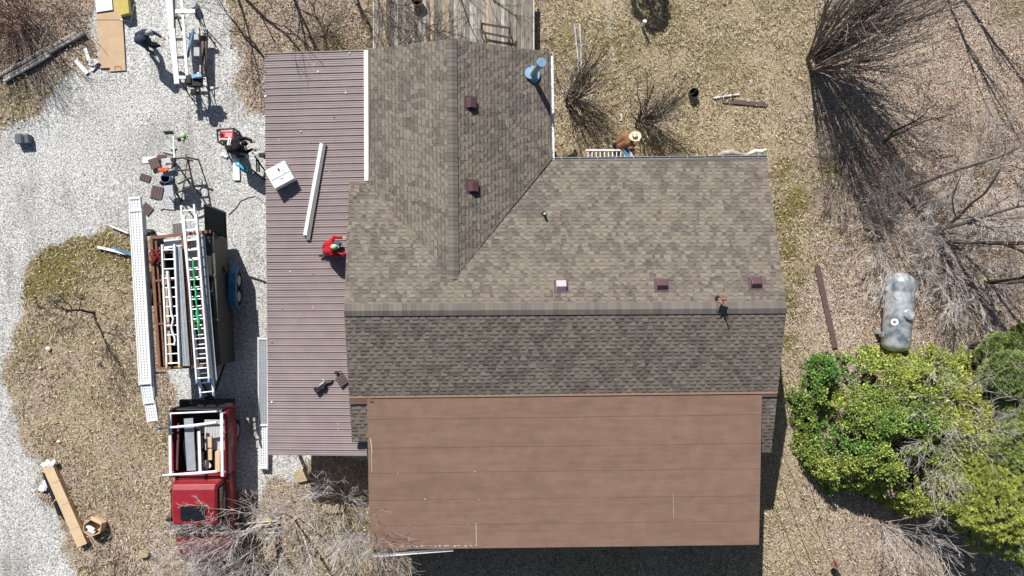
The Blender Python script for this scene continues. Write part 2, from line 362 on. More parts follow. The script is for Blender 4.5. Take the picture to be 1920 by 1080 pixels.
def build_ground():
    st = .11
    xs = np.arange(-25, 28, st); ys = np.arange(-15.5, 15.6, st)
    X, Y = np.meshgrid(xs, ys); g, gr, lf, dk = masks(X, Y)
    Z = (fbm(X, Y, .35, 3) - .5) * .10 + (fbm(X, Y, 3.5, 2) - .5) * .03 * (1 - g)
    nx = len(xs); ny = len(ys)
    cx = g[:-1, :-1] > .5
    idx = np.arange(nx * ny).reshape(ny, nx)
    quads = np.stack([idx[:-1, :-1], idx[:-1, 1:], idx[1:, 1:], idx[1:, :-1]], -1)
    co = np.stack([X, Y, Z], -1).reshape(-1, 3); mk = np.stack([g, gr, lf, dk], -1).reshape(-1, 4)
    for name, sel in (('gravel_driveway', cx), ('ground', ~cx)):
        q = quads[sel]; u, inv = np.unique(q, return_inverse=True); inv = inv.reshape(q.shape)
        me = bpy.data.meshes.new(name)
        me.vertices.add(len(u)); me.vertices.foreach_set('co', co[u].astype(np.float32).ravel())
        me.loops.add(inv.size); me.loops.foreach_set('vertex_index', inv.astype(np.int32).ravel())
        me.polygons.add(len(inv)); me.polygons.foreach_set('loop_start', np.arange(0, inv.size, 4, dtype=np.int32)); me.polygons.foreach_set('loop_total', np.full(len(inv), 4, np.int32))
        me.update(calc_edges=True)
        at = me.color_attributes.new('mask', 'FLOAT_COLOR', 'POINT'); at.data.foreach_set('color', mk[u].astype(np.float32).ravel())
        me.polygons.foreach_set('use_smooth', [True] * len(me.polygons)); me.materials.append(GM)
        o = bpy.data.objects.new(name, me); COL.objects.link(o); o['kind'] = 'structure'
    b = B(); x0, x1, y0, y1 = xs[0], xs[-1], ys[0], ys[-1]; z = -.02; R_ = 400
    b.quad((-R_, y1 - .05, z), (R_, y1 - .05, z), (R_, R_, z), (-R_, R_, z)); b.quad((-R_, -R_, z), (R_, -R_, z), (R_, y0 + .05, z), (-R_, y0 + .05, z))
    b.quad((-R_, y0 + .05, z), (x0 + .05, y0 + .05, z), (x0 + .05, y1 - .05, z), (-R_, y1 - .05, z)); b.quad((x1 - .05, y0 + .05, z), (R_, y0 + .05, z), (R_, y1 - .05, z), (x1 - .05, y1 - .05, z))
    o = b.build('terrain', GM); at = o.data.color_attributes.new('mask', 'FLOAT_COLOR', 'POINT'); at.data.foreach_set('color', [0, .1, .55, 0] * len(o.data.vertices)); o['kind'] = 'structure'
build_ground()

def scatter(name, n, lenr, widr, pal, wfun, tilt, zup, mat_, label, cat, area=(-23, 26, -13.5, 13.5)):
    x = NR.uniform(area[0], area[1], n * 3); y = NR.uniform(area[2], area[3], n * 3)
    wv = wfun(x, y); k = NR.random(len(x)) < wv; x = x[k][:n]; y = y[k][:n]; n = len(x)
    a = NR.uniform(0, 2 * np.pi, n); L = NR.uniform(*lenr, n) / 2; W = NR.uniform(*widr, n) / 2
    tx = NR.normal(0, tilt, n); ty = NR.normal(0, tilt, n); z = NR.uniform(*zup, n)
    dx = np.stack([np.cos(a) * L, np.sin(a) * L, tx * L], -1); dy = np.stack([-np.sin(a) * W, np.cos(a) * W, ty * W], -1)
    zg = (fbm(x, y, .35, 3) - .5) * .10
    c = np.stack([x, y, z + zg + np.abs(tx) * L], -1)
    vs = np.stack([c - dx, c + dy - dx * .1, c + dx, c - dy - dx * .1], 1).reshape(-1, 3)
    me = bpy.data.meshes.new(name); me.vertices.add(n * 4); me.vertices.foreach_set('co', vs.astype(np.float32).ravel())
    me.loops.add(n * 4); me.loops.foreach_set('vertex_index', np.arange(n * 4, dtype=np.int32)); me.polygons.add(n)
    me.polygons.foreach_set('loop_start', np.arange(0, n * 4, 4, dtype=np.int32)); me.polygons.foreach_set('loop_total', np.full(n, 4, np.int32)); me.update(calc_edges=True)
    pal = np.array(pal); pc = pal[NR.integers(0, len(pal), n)] * NR.uniform(.75, 1.2, (n, 1))
    at = me.color_attributes.new('Col', 'FLOAT_COLOR', 'CORNER'); arr = np.ones((n, 4, 4), np.float32); arr[:, :, :3] = pc[:, None, :]; at.data.foreach_set('color', arr.ravel())
    me.materials.append(mat_); o = bpy.data.objects.new(name, me); COL.objects.link(o); tag(o, label, cat, kind='stuff'); return o
def w_leaf(x, y):
    g, gr, lf, dk = masks(x, y); return np.clip((1 - g) * (.12 + lf) + .008, 0, 1) * (.4 + .6 * (fbm(x, y, 1.5, 3) > .45))
def w_grass(x, y):
    g, gr, lf, dk = masks(x, y); return np.clip((1 - g) * (1.15 - lf * 1.1), 0, 1) * (.3 + .7 * (fbm(x + 5, y, 1.2, 3) > .42))
scatter('fallen_leaves', 128000, (.03, .075), (.02, .045), [(.36, .27, .2), (.24, .16, .11), (.48, .4, .32), (.12, .075, .05), (.08, .05, .035), (.58, .5, .42), (.3, .19, .12)], w_leaf, .5, (.004, .04), M['leaf'],
        'dry brown and beige leaves littering the ground', 'leaves')
scatter('dry_grass', 128000, (.08, .2), (.01, .022), [(.45, .35, .21), (.62, .53, .36), (.26, .19, .1), (.11, .085, .04), (.7, .62, .46)], w_grass, .7, (.005, .03), M['leaf'],
        'straw coloured dry grass blades covering the lawn', 'grass')

# ================================================================== HOUSE
ZR = 4.25; ZE = 2.62
house = thing('house', P(1000, 600, 0), 'sprawling single storey house with brown shingle gables and a flat brown rear roof', 'house')
rL = P(645, 583, ZR); rR = P(1475, 578, ZR)
eL = P(655, 341, 2.93); eR = P(1437, 297, ZE)
# main north plane through rL, rR, eR
nN = (rR - rL).cross(eR - rL).normalized()
if nN.z < 0: nN = -nN
def onplane(px, py, p0, n):
    d = RM @ Vector(((px - 960) / F, -(py - 540) / F, -1)); o = Vector((0, 0, H)); t = (p0 - o).dot(n) / d.dot(n); return o + d * t
NPl = lambda px, py: onplane(px, py, rR, nN)
sR = P(1446, 848, 2.65)
nS = (rR - rL).cross(sR - rL).normalized()
if nS.z < 0: nS = -nS
SPl = lambda px, py: onplane(px, py, rR, nS)
TAN = srgb(161, 151, 138); TAN2 = srgb(156, 144, 131); MAU = srgb(130, 119, 114); MAU2 = srgb(125, 112, 108)
def shmix(r, x, dk):
    a = r.random()
    if a < dk: c = MAU if r.random() < .6 else MAU2
    elif a < dk + .25: c = TAN2
    else: c = TAN
    k = r.uniform(.9, 1.1) * .62
    return tuple(q * k for q in c)
def shingles(name, poly, parent, seed, expo=.127):
    r = random.Random(seed); poly = [Vector(p) for p in poly]
    n = Vector((0, 0, 0)); 
    for i in range(len(poly)): n += poly[i].cross(poly[(i + 1) % len(poly)])
    n.normalize(); n = n if n.z > 0 else -n
    vd = (Vector((0, 0, 1)) - n * n.z).normalized(); ud = vd.cross(n).normalized(); o = poly[0]
    uv = [((p - o).dot(ud), (p - o).dot(vd)) for p in poly]; vmin = min(q[1] for q in uv); vmax = max(q[1] for q in uv)
    def iv(v):
        v = min(max(v, vmin + 1e-4), vmax - 1e-4); c = []
        for i in range(len(uv)):
            (u0, v0), (u1, v1) = uv[i], uv[(i + 1) % len(uv)]
            if (v0 <= v < v1) or (v1 <= v < v0): c.append(u0 + (u1 - u0) * (v - v0) / (v1 - v0))
        return (min(c), max(c)) if len(c) > 1 else None
    mb = B(); Q = lambda u, v, h: o + ud * u + vd * v + n * h
    K = int((vmax - vmin) / expo) + 1
    for k in range(K):
        v0 = vmin + k * expo; v1 = min(v0 + expo, vmax); a = iv(v0); b = iv(v1)
        if not a or not b: continue
        jit = r.uniform(-.004, .004); v0 += jit if k else 0
        u = min(a[0], b[0]) - r.uniform(0, .3); end = max(a[1], b[1]); tabs = []; raised = True; sty = r.random()
        while u < end:
            wd = (r.uniform(.12, .2) if raised else r.uniform(.07, .14)) * (1.5 if r.random() < .12 else 1); u2 = min(u + wd, end)
            tabs.append((u, u2, raised)); u = u2; raised = not raised
        for (u0, u1, raised) in tabs:
            cl = lambda uu, i: min(max(uu, i[0]), i[1])
            p0, p1, p2, p3 = cl(u0, a), cl(u1, a), cl(u1, b), cl(u0, b)
            if p1 - p0 < 1e-4 and p2 - p3 < 1e-4: continue
            pt = Q((u0 + u1) / 2, v0, 0); X_ = np.array([pt.x]); Y_ = np.array([pt.y])
            fld = vnoise(X_, Y_, 1.7)[0] * .35 + vnoise(X_ + 3, Y_, 4.6)[0] * .65 + r.uniform(-.22, .22)
            mv = max(0., min(.8, (fld - .45) * 3.5)); k_ = r.uniform(.9, 1.1) * (1.09 if raised else .93) * (.54 if r.random() > .05 else .44)
            c = tuple((x * (1 - mv) + y * mv) * k_ for x, y in zip(TAN, MAU))
            h0, h1 = (.013, .006) if raised else (.008, .0)
            mb.quad(Q(p0, v0, h0), Q(p1, v0, h0), Q(p2, v1, h1), Q(p3, v1, h1), c)
            ed = tuple(q * .8 for q in c)
            mb.quad(Q(p0, v0, -.006), Q(p1, v0, -.006), Q(p1, v0, h0), Q(p0, v0, h0), ed)
            if raised:
                mb.quad(Q(p0, v0, 0), Q(p0, v0, h0), Q(p3, v1, h1), Q(p3, v1, -.004), ed)
                mb.quad(Q(p1, v0, h0), Q(p1, v0, 0), Q(p2, v1, -.004), Q(p2, v1, h1), ed)
                if k and p1 - p0 > .05 and r.random() < .93:      # the dark band printed on the shingle below each tab
                    dc = tuple(q * .5 for q in c); g0 = r.uniform(0, .012); mb.quad(Q(p0 + g0, v0 - .024, .0175), Q(p1 - g0, v0 - .024, .0175), Q(p1 - g0, v0 - .001, .0175), Q(p0 + g0, v0 - .001, .0175), dc)
    # deck board under the shingles
    mb.slab([p - n * .008 for p in (poly if (poly[1] - poly[0]).cross(poly[2] - poly[1]).z > 0 else poly[::-1])], .07, (.16, .12, .1))
    return mb.build(name, M['attr'], parent)
mn = [eL, NPl(690, 343), NPl(1033, 299), NPl(1437, 296.5), rR, rL]
mn[0] = NPl(655, 341)
shingles('north_roof_slope', mn, house, 3)
sl_ = [rL, rR, SPl(1446, 848), SPl(660, 829)]
shingles('south_roof_slope', sl_, house, 5)
zW = NPl(850, 525).z
wr0 = P(847, 73, zW); wr1 = NPl(851, 524); wr1 = wr1 + Vector((0, 0, .0))
wW0 = P(690, 93, 2.93); wW1 = NPl(691, 344)
wE0 = P(1031, 98, 2.70); wE1 = NPl(1034, 299)
def coplan(a, b, c, d):  # put d on the plane of a,b,c at its own pixel
    return d
lift = Vector((0, 0, .012))
def pn(a, b, c):
    n = (b - a).cross(c - a).normalized(); return n if n.z > 0 else -n
nWw = pn(wr0, wW0, wr1); nWe = pn(wr0, wE0, wr1)
wW1 = onplane(691, 344, wr0, nWw); wE1 = onplane(1034, 299, wr0, nWe)
shingles('west_wing_slope', [wr0 + lift, wW0 + lift, wW1 + lift, wr1 + lift], house, 8)
shingles('east_wing_slope', [wr0 + lift, wr1 + lift, wE1 + lift, wE0 + lift], house, 13)
# ridge caps
def caps(name, a, b, wl, wr, nl, nr, step, seed, cols, parent):
    r = random.Random(seed); mb = B(); d = (b - a); L = d.length; d.normalize(); n = int(L / step)
    for i in range(n + 1):
        t0 = i * step; t1 = min(t0 + step, L)
        if t1 <= t0: continue
        kk = r.uniform(.86, 1.12); c = tuple(q * kk for q in cols[r.randrange(len(cols))])
        for side, nn, wd in ((-1, nl, wl), (1, nr, wr)):
            h0 = .03; h1 = .022
            A0 = a + d * t0 + Vector((0, 0, h0 + .01)); A1 = a + d * t1 + Vector((0, 0, h1 + .01))
            B0 = A0 + nn * wd; B1 = A1 + nn * wd
            q = [A0, A1, B1, B0] if side > 0 else [A1, A0, B0, B1]
            mb.add(q, [(0, 1, 2, 3)], c)
            dn = Vector((0, 0, -.035)); mb.add([B0, B1, B1 + dn, B0 + dn], [(0, 1, 2, 3)], c)
            mb.add([A0, B0, B0 + dn, A0 + dn], [(0, 1, 2, 3)], tuple(q_ * .7 for q_ in c))
    return mb.build(name, M['attr'], parent)
def downdir(n, sgn=1): v = -(Vector((0, 0, 1)) - n * n.z).normalized(); return v
capc = [tuple(q * .52 for q in srgb(146, 140, 133)), tuple(q * .5 for q in srgb(141, 134, 127)), tuple(q * .53 for q in srgb(148, 140, 131))]
caps('ridge_cap', rR, rL, .17, .23, downdir(nS), downdir(nN), .14, 1, capc, house)
def pn(a, b, c):
    n = (b - a).cross(c - a).normalized(); return n if n.z > 0 else -n
nWw = pn(wr0, wW0, wr1); nWe = pn(wr0, wE0, wr1)
caps('ridge_cap', wr1 + Vector((0, 0, .02)), wr0 + Vector((0, 0, .02)), .17, .17, downdir(nWw), downdir(nWe), .14, 2, capc, house)
# brown roll roof
zb = SPl(690, 741).z + .05
bt = [P(655, 743, zb), P(1458, 734, zb)]
zt = 2.5
rows = [741, 782, 836, 883, 934, 981, 1026]
def bx(py, side):   # x of left/right edge at pixel row
    t = (py - 741) / (1026 - 741); return lerp(688, 693, t) if side < 0 else lerp(1429, 1423, t)
zrow = [lerp(zb - .02, zt, (y - 741) / (1026 - 741)) for y in rows]
rr = random.Random(4)
for i in range(len(rows) - 1):
    mb = B(); y0 = rows[i]; y1 = rows[i + 1]; tl = lambda px, py, s: py - (px - 1058) * (.0126)
    N_ = 24; h = .008
    for k in range(N_):
        xa0, xa1 = [lerp(bx(y0, -1), bx(y0, 1), q) for q in (k / N_, (k + 1) / N_)]
        xb0, xb1 = [lerp(bx(y1, -1), bx(y1, 1), q) for q in (k / N_, (k + 1) / N_)]
        wv = lambda x: math.sin(x * .031 + i) * .4
        a = P(xa0, tl(xa0, y0, 0) + wv(xa0), zrow[i] + .004); b_ = P(xa1, tl(xa1, y0, 0) + wv(xa1), zrow[i] + .004)
        c = P(xb1, tl(xb1, y1, 0) + wv(xb1 + i) * (i < 5), zrow[i + 1] + .011); d = P(xb0, tl(xb0, y1, 0) + wv(xb0 + i) * (i < 5), zrow[i + 1] + .011)
        mb.quad(d, c, b_, a); e = Vector((0, 0, -.02)); mb.quad(d + e, c + e, c, d)
    mb.build('roofing_strip', M['roll'], house)
# deck body, fascia
mb = B(); mb.slab([P(693, 1029.5, zt - .008), P(1422.5, 1020.5, zt - .008), P(1428.5, 737, zb - .03), P(688.5, 746, zb - .03)], .16); mb.build('rear_roof_deck', M['brown_trim'], house)
# flap of roll roofing over the shingles, with curled corner
mb = B()
def flap(x0, x1, ya, yb, z0, z1, n=8):
    for k in range(n):
        a, b_ = lerp(x0, x1, k / n), lerp(x0, x1, (k + 1) / n); f = lambda x: -(x - 655) * .0112
        mb.quad(P(a, yb + f(a), z1), P(b_, yb + f(b_), z1), P(b_, ya + f(b_), z0), P(a, ya + f(a), z0))
        mb.quad(P(a, yb + f(a), z1 - .02), P(b_, yb + f(b_), z1 - .02), P(b_, yb + f(b_), z1), P(a, yb + f(a), z1))
flap(655, 1458, 743, 747, zb + .005, zb + .01, 40)
flap(655, 690, 746, 758, zb + .006, zb - .09, 4); flap(1427, 1457, 746, 753, zb + .006, zb - .06, 4)
mb.quad(P(688, 757, zb - .085), P(700, 752, zb + .02), P(690, 744, zb + .02), P(680, 748, zb - .01))
mb.build('roofing_flap', M['roll'], house)
# pale lap joints, exposed seams and scuffs
mb = B()
for (a, b_, wd) in [((694, 822), (697, 850), 1.6), ((696, 850), (697, 885), .9), ((892, 982), (893, 1024), 1.0), ((1262, 925), (1263, 972), .5)]:
    za = lerp(zb, zt, (a[1] - 741) / 285) + .024; z2 = lerp(zb, zt, (b_[1] - 741) / 285) + .024
    mb.quad(P(a[0], a[1], za), P(a[0] + wd, a[1], za), P(b_[0] + wd, b_[1], z2), P(b_[0], b_[1], z2))
for i in range(46):
    x = rr.triangular(735, 900, 770); y = 1026 - (x - 700) * .012 - abs(rr.gauss(0, 2.5)); s = rr.uniform(.5, 2.0); z = zt + .03
    mb.add([P(x + s * math.cos(t) * 1.6, y + s * .6 * math.sin(t), z) for t in (0, 1, 2, 3.3, 4.2, 5.4)][::-1], [(0, 1, 2, 3, 4, 5)])
for i in range(9):
    x = rr.uniform(730, 900); y = rr.choice([883, 934, 981]) - (x - 1058) * .0126 + rr.uniform(-1.5, 1); z = lerp(zb, zt, (y - 741) / 285) + .03; s = rr.uniform(.3, .9)
    mb.quad(P(x - 2 * s, y + s, z), P(x + 2 * s, y + s * .8, z), P(x + 2 * s, y - s * .6, z), P(x - s, y - s, z))
mb.build('bare_patches', mat('pale_bare_felt', (.6, .56, .5), .9, var=.2), house)
# metal lean-to roof
zw, ze = 2.15, 2.55
c00, c01 = P(496, 99, zw), P(690, 93, ze); c10, c11 = P(503, 853, zw), P(688, 855, ze)
Ln = (c10 - c00).length; per = .2286; prof = []; nper = int(round(Ln / per))
for i in range(nper):
    for o_, h in ((0, 0), (.012, .0), (.022, .03), (.042, .03), (.05, 0), (.09, 0), (.1, .013), (.118, .013), (.127, 0), (.16, 0), (.17, .013), (.188, .013), (.197, 0)):
        prof.append(((i * per + o_) / (nper * per), h))
prof.append((1, 0)); mb = B()
for (t0, h0), (t1, h1) in zip(prof[:-1], prof[1:]):
    a = c00.lerp(c10, t0) + Vector((0, 0, h0)); b_ = c00.lerp(c10, t1) + Vector((0, 0, h1)); c = c01.lerp(c11, t1) + Vector((0, 0, h1)); d = c01.lerp(c11, t0) + Vector((0, 0, h0))
    mb.quad(a, b_, c, d)
mb.build('metal_roof', M['mauve'], house)
mb = B()
for t in (0, .33, .66, 1): 
    a = c00.lerp(c01, t); b_ = c10.lerp(c11, t); mb.bar(a + V(.03 if t == 0 else (-.03 if t == 1 else 0), -.05, -.08), b_ + V(.03 if t == 0 else (-.03 if t == 1 else 0), .05, -.08), .05, .12)
for i in range(13):
    t = (i + .5) / 13; mb.bar(c00.lerp(c10, t) + V(.05, 0, -.2), c01.lerp(c11, t) + V(-.02, 0, -.2), .05, .12)
mb.build('roof_framing', M['oldwood'], house)
for t in (.02, .27, .5, .74, .98):
    p = c00.lerp(c10, t) + V(.15, 0, 0); B().box((p.x, p.y, (zw - .26) / 2), (.1, .1, zw - .26)).build('porch_post', M['white'], house)
# screws on the metal roof seen as pale dots
mb = B()
for x in (530, 575, 620, 665):
    for i in range(nper):
        if rr.random() < .25:
            t = (i + .15 + .01) / nper; q = (x - 496) / 194; p = c00.lerp(c10, t).lerp(c01.lerp(c11, t), q) + V(0, 0, .024); mb.cyl(p, .008, .006, 6)
mb.build('roof_screws', M['ltgrey'], house)
# scuffs/debris on the metal roof : small pale bits
# gutters and drip edges
def gutter(name, a, b, wd, parent=house, m='white', depth=.1, inner=None):
    d = (b - a).normalized(); s = d.cross(V(0, 0, 1)).normalized() * wd / 2; u = V(0, 0, .006); mb = B(); lo = V(0, 0, -depth)
    for sg in (-1, 1): mb.bar(a + s * sg + lo / 2, b + s * sg + lo / 2, .014, depth)
    mb.bar(a + lo, b + lo, wd + .01, .012); mb.bar(a + s * .8 + lo / 2, a - s * .8 + lo / 2, .012, depth - .02); mb.bar(b + s * .8 + lo / 2, b - s * .8 + lo / 2, .012, depth - .02)
    n = int((b - a).length / .6)
    for i in range(n):
        p = a.lerp(b, (i + .5) / n); mb.bar(p + s, p - s, .02, .01)
    return mb.build(name, M[m], parent)
B().bar(P(686.5, 95, 2.86), P(687.5, 339, 2.86), .135, .11).build('gutter_cover', M['white'], house)
gutter('gutter', P(1034, 98, 2.66), P(1036.5, 299, 2.64), .1)
gutter('gutter', P(1036, 297.5, 2.6), P(1438, 293, 2.56), .07, m='alu_dull')
# siding walls (under the eaves)
def wall(pts, z0, z1, name='wall'):
    mb = B(); c = sum((Vector(p) for p in pts), Vector()) / len(pts)
    n = len(pts); vs = [(p.x, p.y, z0) for p in pts] + [(p.x, p.y, z1) for p in pts]
    mb.add(vs, [(i, (i + 1) % n, n + (i + 1) % n, n + i) for i in range(n)] + [tuple(range(n, 2 * n))]); return mb.build(name, M['siding'], house)
ins = .45
wall([P(655, 820, 2.5) + V(ins, 0, 0), P(1446, 830, 2.5) + V(-ins, .2, 0), P(1437, 297, 2.5) + V(-ins, -ins, 0), P(655, 341, 2.5) + V(ins, -ins, 0)], 0, 2.42)
wall([wW0 + V(.35, -.5, 0), wW1 + V(.35, .5, 0), wE1 + V(-.5, .5, 0), wE0 + V(-.5, -.5, 0)], 0, 2.45)
wall([P(693, 1020, 2.4) + V(.4, .4, 0), P(1423, 1015, 2.4) + V(-.35, .4, 0), P(1428, 800, 2.4) + V(-.35, 0, 0), P(688, 800, 2.4) + V(.4, 0, 0)], 0, 2.2, 'rear_wall')
# gable triangles
mb = B()
for x, sg in ((rL.x + .4, 1), (rR.x - .4, -1)):
    mb.add([(x, rL.y, ZR - .25), (x, rL.y - 4.4, ZE - .15), (x, rL.y + 4.4, ZE - .15)], [(0, 1, 2)])
mb.add([(wr0.x, wr0.y - .45, zW - .2), (wW0.x + .3, wr0.y - .45, 2.6), (wE0.x - .3, wr0.y - .45, 2.4)], [(0, 1, 2)])
mb.build('gable_wall', M['siding'], house)
# box vents
def box_vent(px, py, n, pl, rz, m='maroon'):
    c = pl(px, py); up = n; down = downdir(n); side = n.cross(down)
    M3 = Matrix((side, -down, n)).transposed()
    mb = B(); s = .155
    mb.box(c + n * .012, (.46, .42, .012), M3=M3); fl = mb.build('vent_flange', M['maroon'], house)
    mb = B(); base = c + n * .02
    def q(x, y, h): return base + M3 @ Vector((x, y, h))
    lo = [q(-s, -s, 0), q(s, -s, 0), q(s, s, 0), q(-s, s, 0)]; hi = [q(-s, -s * 1.05, .11), q(s, -s * 1.05, .11), q(s, s * .35, .15), q(-s, s * .35, .15)]
    mb.add(lo + hi, [(4, 5, 6, 7), (0, 1, 5, 4), (1, 2, 6, 5), (2, 3, 7, 6), (3, 0, 4, 7)])
    o = mb.build('roof_vent', M[m], house, bevel=.012)
    fl.parent = o; fl.location = (0, 0, 0)
WEp = lambda px, py: onplane(px, py, wr0 + lift, nWe)
for px, py in ((882, 194), (885.5, 350.5)): box_vent(px, py, nWe, WEp, 0)
M['palevent'] = mat('vent_sheen_tone', (.42, .38, .39), .4, var=.1)  # pale colour paints in the specular sheen on the vent top
for px, py, m_ in ((1052, 537, 'palevent'), (1240, 535, 'maroon'), (1416, 532, 'maroon')): box_vent(px, py, nN, NPl, 0, m_)
# big metal flue
ch = WEp(996, 139); ct = Vector((ch.x + .1, ch.y + .0, 0))
mb = B(); mb.cyl(ch + V(0, 0, -.05), .27, .16, 20, .15); mb.cyl(ch + V(0, 0, -.04), .3, .05, 22, .28); mb.cyl(ch + V(-.03, 0, .1), .16, .04, 18, .19)
fl = mb.build('flue_flashing', M['pipe'], house, smooth=False)
top = P(1013.5, 120, ch.z + 1.05)
mb = B(); mb.tube([ch + V(.02, -.04, 0), top], [.1, .1], 18); mb.build('flue_pipe', M['alu_dull'], fl)
mb = B(); ax = (top - ch).normalized(); mb.tube([top - ax * .02, top + ax * .02, top + ax * .14, top + ax * .16], [.11, .155, .155, .14], 24); mb.build('flue_cap', M['pipe'], fl)
# small plumbing vent, rusty vent by the ridge
p = NPl(1020, 402); mb = B(); mb.cyl(p, .1, .03, 14, .07); mb.build('pipe_boot', M['black'], house); 
mb = B(); mb.cyl(p, .04, .3, 12); mb.build('vent_pipe', M['ltgrey'], house)
p = NPl(1347, 562); mb = B(); mb.cyl(p + V(0, 0, -.02), .14, .05, 14, .1); mb.cyl(p, .055, .4, 12); mb.build('stack_pipe', M['black'], house)
mb = B(); top = p + V(-.02, 0, .36)
for i in range(9):
    a = i * .7; rdx = .09 + .05 * rr.random(); q = top + V(math.cos(a) * rdx, math.sin(a) * rdx, rr.uniform(-.02, .08)); mb.box(q, (.09, .05, .012), rz=a, ry=rr.uniform(-.6, .2))
mb.cyl(top, .1, .06, 10, .12); mb.build('rusty_cap', mat('rusty_pinkish_metal', (.3, .16, .12), .85, var=.4, scale=30), house)
mb = B(); mb.cyl(top, .018, .42, 8); mb.build('cap_rod', M['black'], house)
# sagging gutter at the rear left corner
mb = B(); pts = [P(699, 1041, 2.25), P(730, 1039, 2.28), P(790, 1034, 2.33), P(850, 1029.5, 2.38)]
for a, b_ in zip(pts[:-1], pts[1:]):
    mb.bar(a + V(0, -.05, 0), b_ + V(0, -.05, 0), .012, .09); mb.bar(a + V(0, .05, 0), b_ + V(0, .05, 0), .012, .09); mb.bar(a + V(0, 0, -.045), b_ + V(0, 0, -.045), .1, .01)
mb.build('sagging_gutter', M['white'], house)
for i, y in enumerate((300, 620)):
    pass
# dangling strip below rear eave
# ================================================================== DECK
zd = .62
dk = thing('wooden_deck', P(850, 40, 0), 'weathered raised wooden deck with lengthwise boards behind the house', 'deck')
x0 = P(702, 0, zd).x; x1 = P(999, 0, zd).x; y1 = P(0, -40, zd).y; y0 = P(0, 125, zd).y
mb = B(); r = random.Random(2); x = x0
while x < x1 - .02:
    wd = min(.138, x1 - x); g = r.uniform(.7, 1.25); c = r.choice([(.22, .19, .16), (.26, .235, .2), (.33, .27, .18), (.17, .155, .14), (.32, .3, .27)])
    mb.box((x + wd / 2, (y0 + y1) / 2, zd - .018 + r.uniform(-.003, .003)), (wd - .008, y1 - y0, .035), col=tuple(q * g for q in c)); x += .14
mb.build('deck_boards', mat('deck_board_colours', (1, 1, 1), .9, var=.45, scale=5, attr=True, bump=.6, bscale=10, stretch=(2.5, .5, 1)), dk)
mb = B()
for x in (x0 - .03, x1 + .03): mb.box((x, (y0 + y1) / 2, zd - .06), (.045, y1 - y0, .15))
mb.build('rim_board', mat('pale_weathered_rim', (.52, .5, .46), .9, var=.2), dk)
for x in (x0 + .1, (x0 + x1) / 2, x1 - .1):
    for y in (y0 + .5, y1 - .3): B().box((x, y, (zd - .05) / 2), (.1, .1, zd - .05)).build('post', M['oldwood'], dk)
bn = thing('deck_bench', P(930, 55, zd), 'low slatted bench on the wooden deck, coloured dark like its rail shadows', 'bench')
for ya, yb in ((44, 53), (60, 71)): B().bar(P(901, ya, zd + .42), P(958, yb, zd + .42), .07, .04).build('rail', M['barkdark'], bn)  # dark rail colour paints in the shadows under paler weathered rails
for x, ya, yb in ((902, 36, 62), (957, 40, 71)):
    B().bar(P(x, ya, zd + .5), P(x, yb, zd + .38), .04, .05).build('end_frame', M['barkdark'], bn)
for x, y in ((904, 46), (904, 62), (955, 52), (955, 68)): 
    q = P(x, y, zd + .38); B().bar((q.x, q.y, zd), (q.x, q.y, zd + .39), .04, .04).build('leg', M['barkdark'], bn)
pt = thing('plant_pot', P(783, 5, zd), 'round rusty brown pot with pale stones sitting on the deck', 'pot')
mb = B(); p = P(783, 5, zd); mb.tube([p, p + V(0, 0, .3), p + V(0, 0, .3), p + V(0, 0, .2)], [.15, .22, .19, .18], 20, True); mb.build('pot', M['rust'], pt)
mb = B(); 
for i in range(5): mb.ball(p + V(.05 + rr.uniform(-.08, .08), rr.uniform(-.08, .08), .24), .05, 8, 5)
mb.build('stones', M['driftwood'], pt)

# ================================================================== VEGETATION
def grow(mb, tw, p, d, L, r, lvl, rng, wander=.18, nb=5, up=.08, spread=.7, ratio=.6, tws=3, minr=.0035):
    n = 6 if lvl > 0 else 4
    pts = [p.copy()]; rs = [r]; dd = d.copy(); q = p.copy()
    for i in range(n):
        dd = (dd + Vector((rng.gauss(0, wander), rng.gauss(0, wander), rng.gauss(0, wander) + up))).normalized()
        q = q + dd * (L / n); pts.append(q.copy()); rs.append(max(r * (1 - .75 * (i + 1) / n), minr))
    (mb if r > .018 else tw).tube(pts, rs, 6 if r > .04 else (4 if r > .012 else 3), False)
    if lvl <= 0: return
    for k in range(nb):
        t = rng.uniform(.25, 1); i = min(int(t * n), n - 1); f = t * n - i; s = pts[i].lerp(pts[i + 1], f)
        ax = Vector((rng.gauss(0, 1), rng.gauss(0, 1), rng.gauss(0, 1))); dr = (pts[i + 1] - pts[i]).normalized()
        ax = (ax - dr * ax.dot(dr)).normalized(); nd = (dr + ax * rng.uniform(.5, 1.2) * spread).normalized()
        grow(mb, tw, s, nd, L * ratio * rng.uniform(.6, 1.1) * (1.15 - .5 * t), max(rs[i] * .55, minr), lvl - 1, rng, wander, nb, up, spread, ratio, tws, minr)
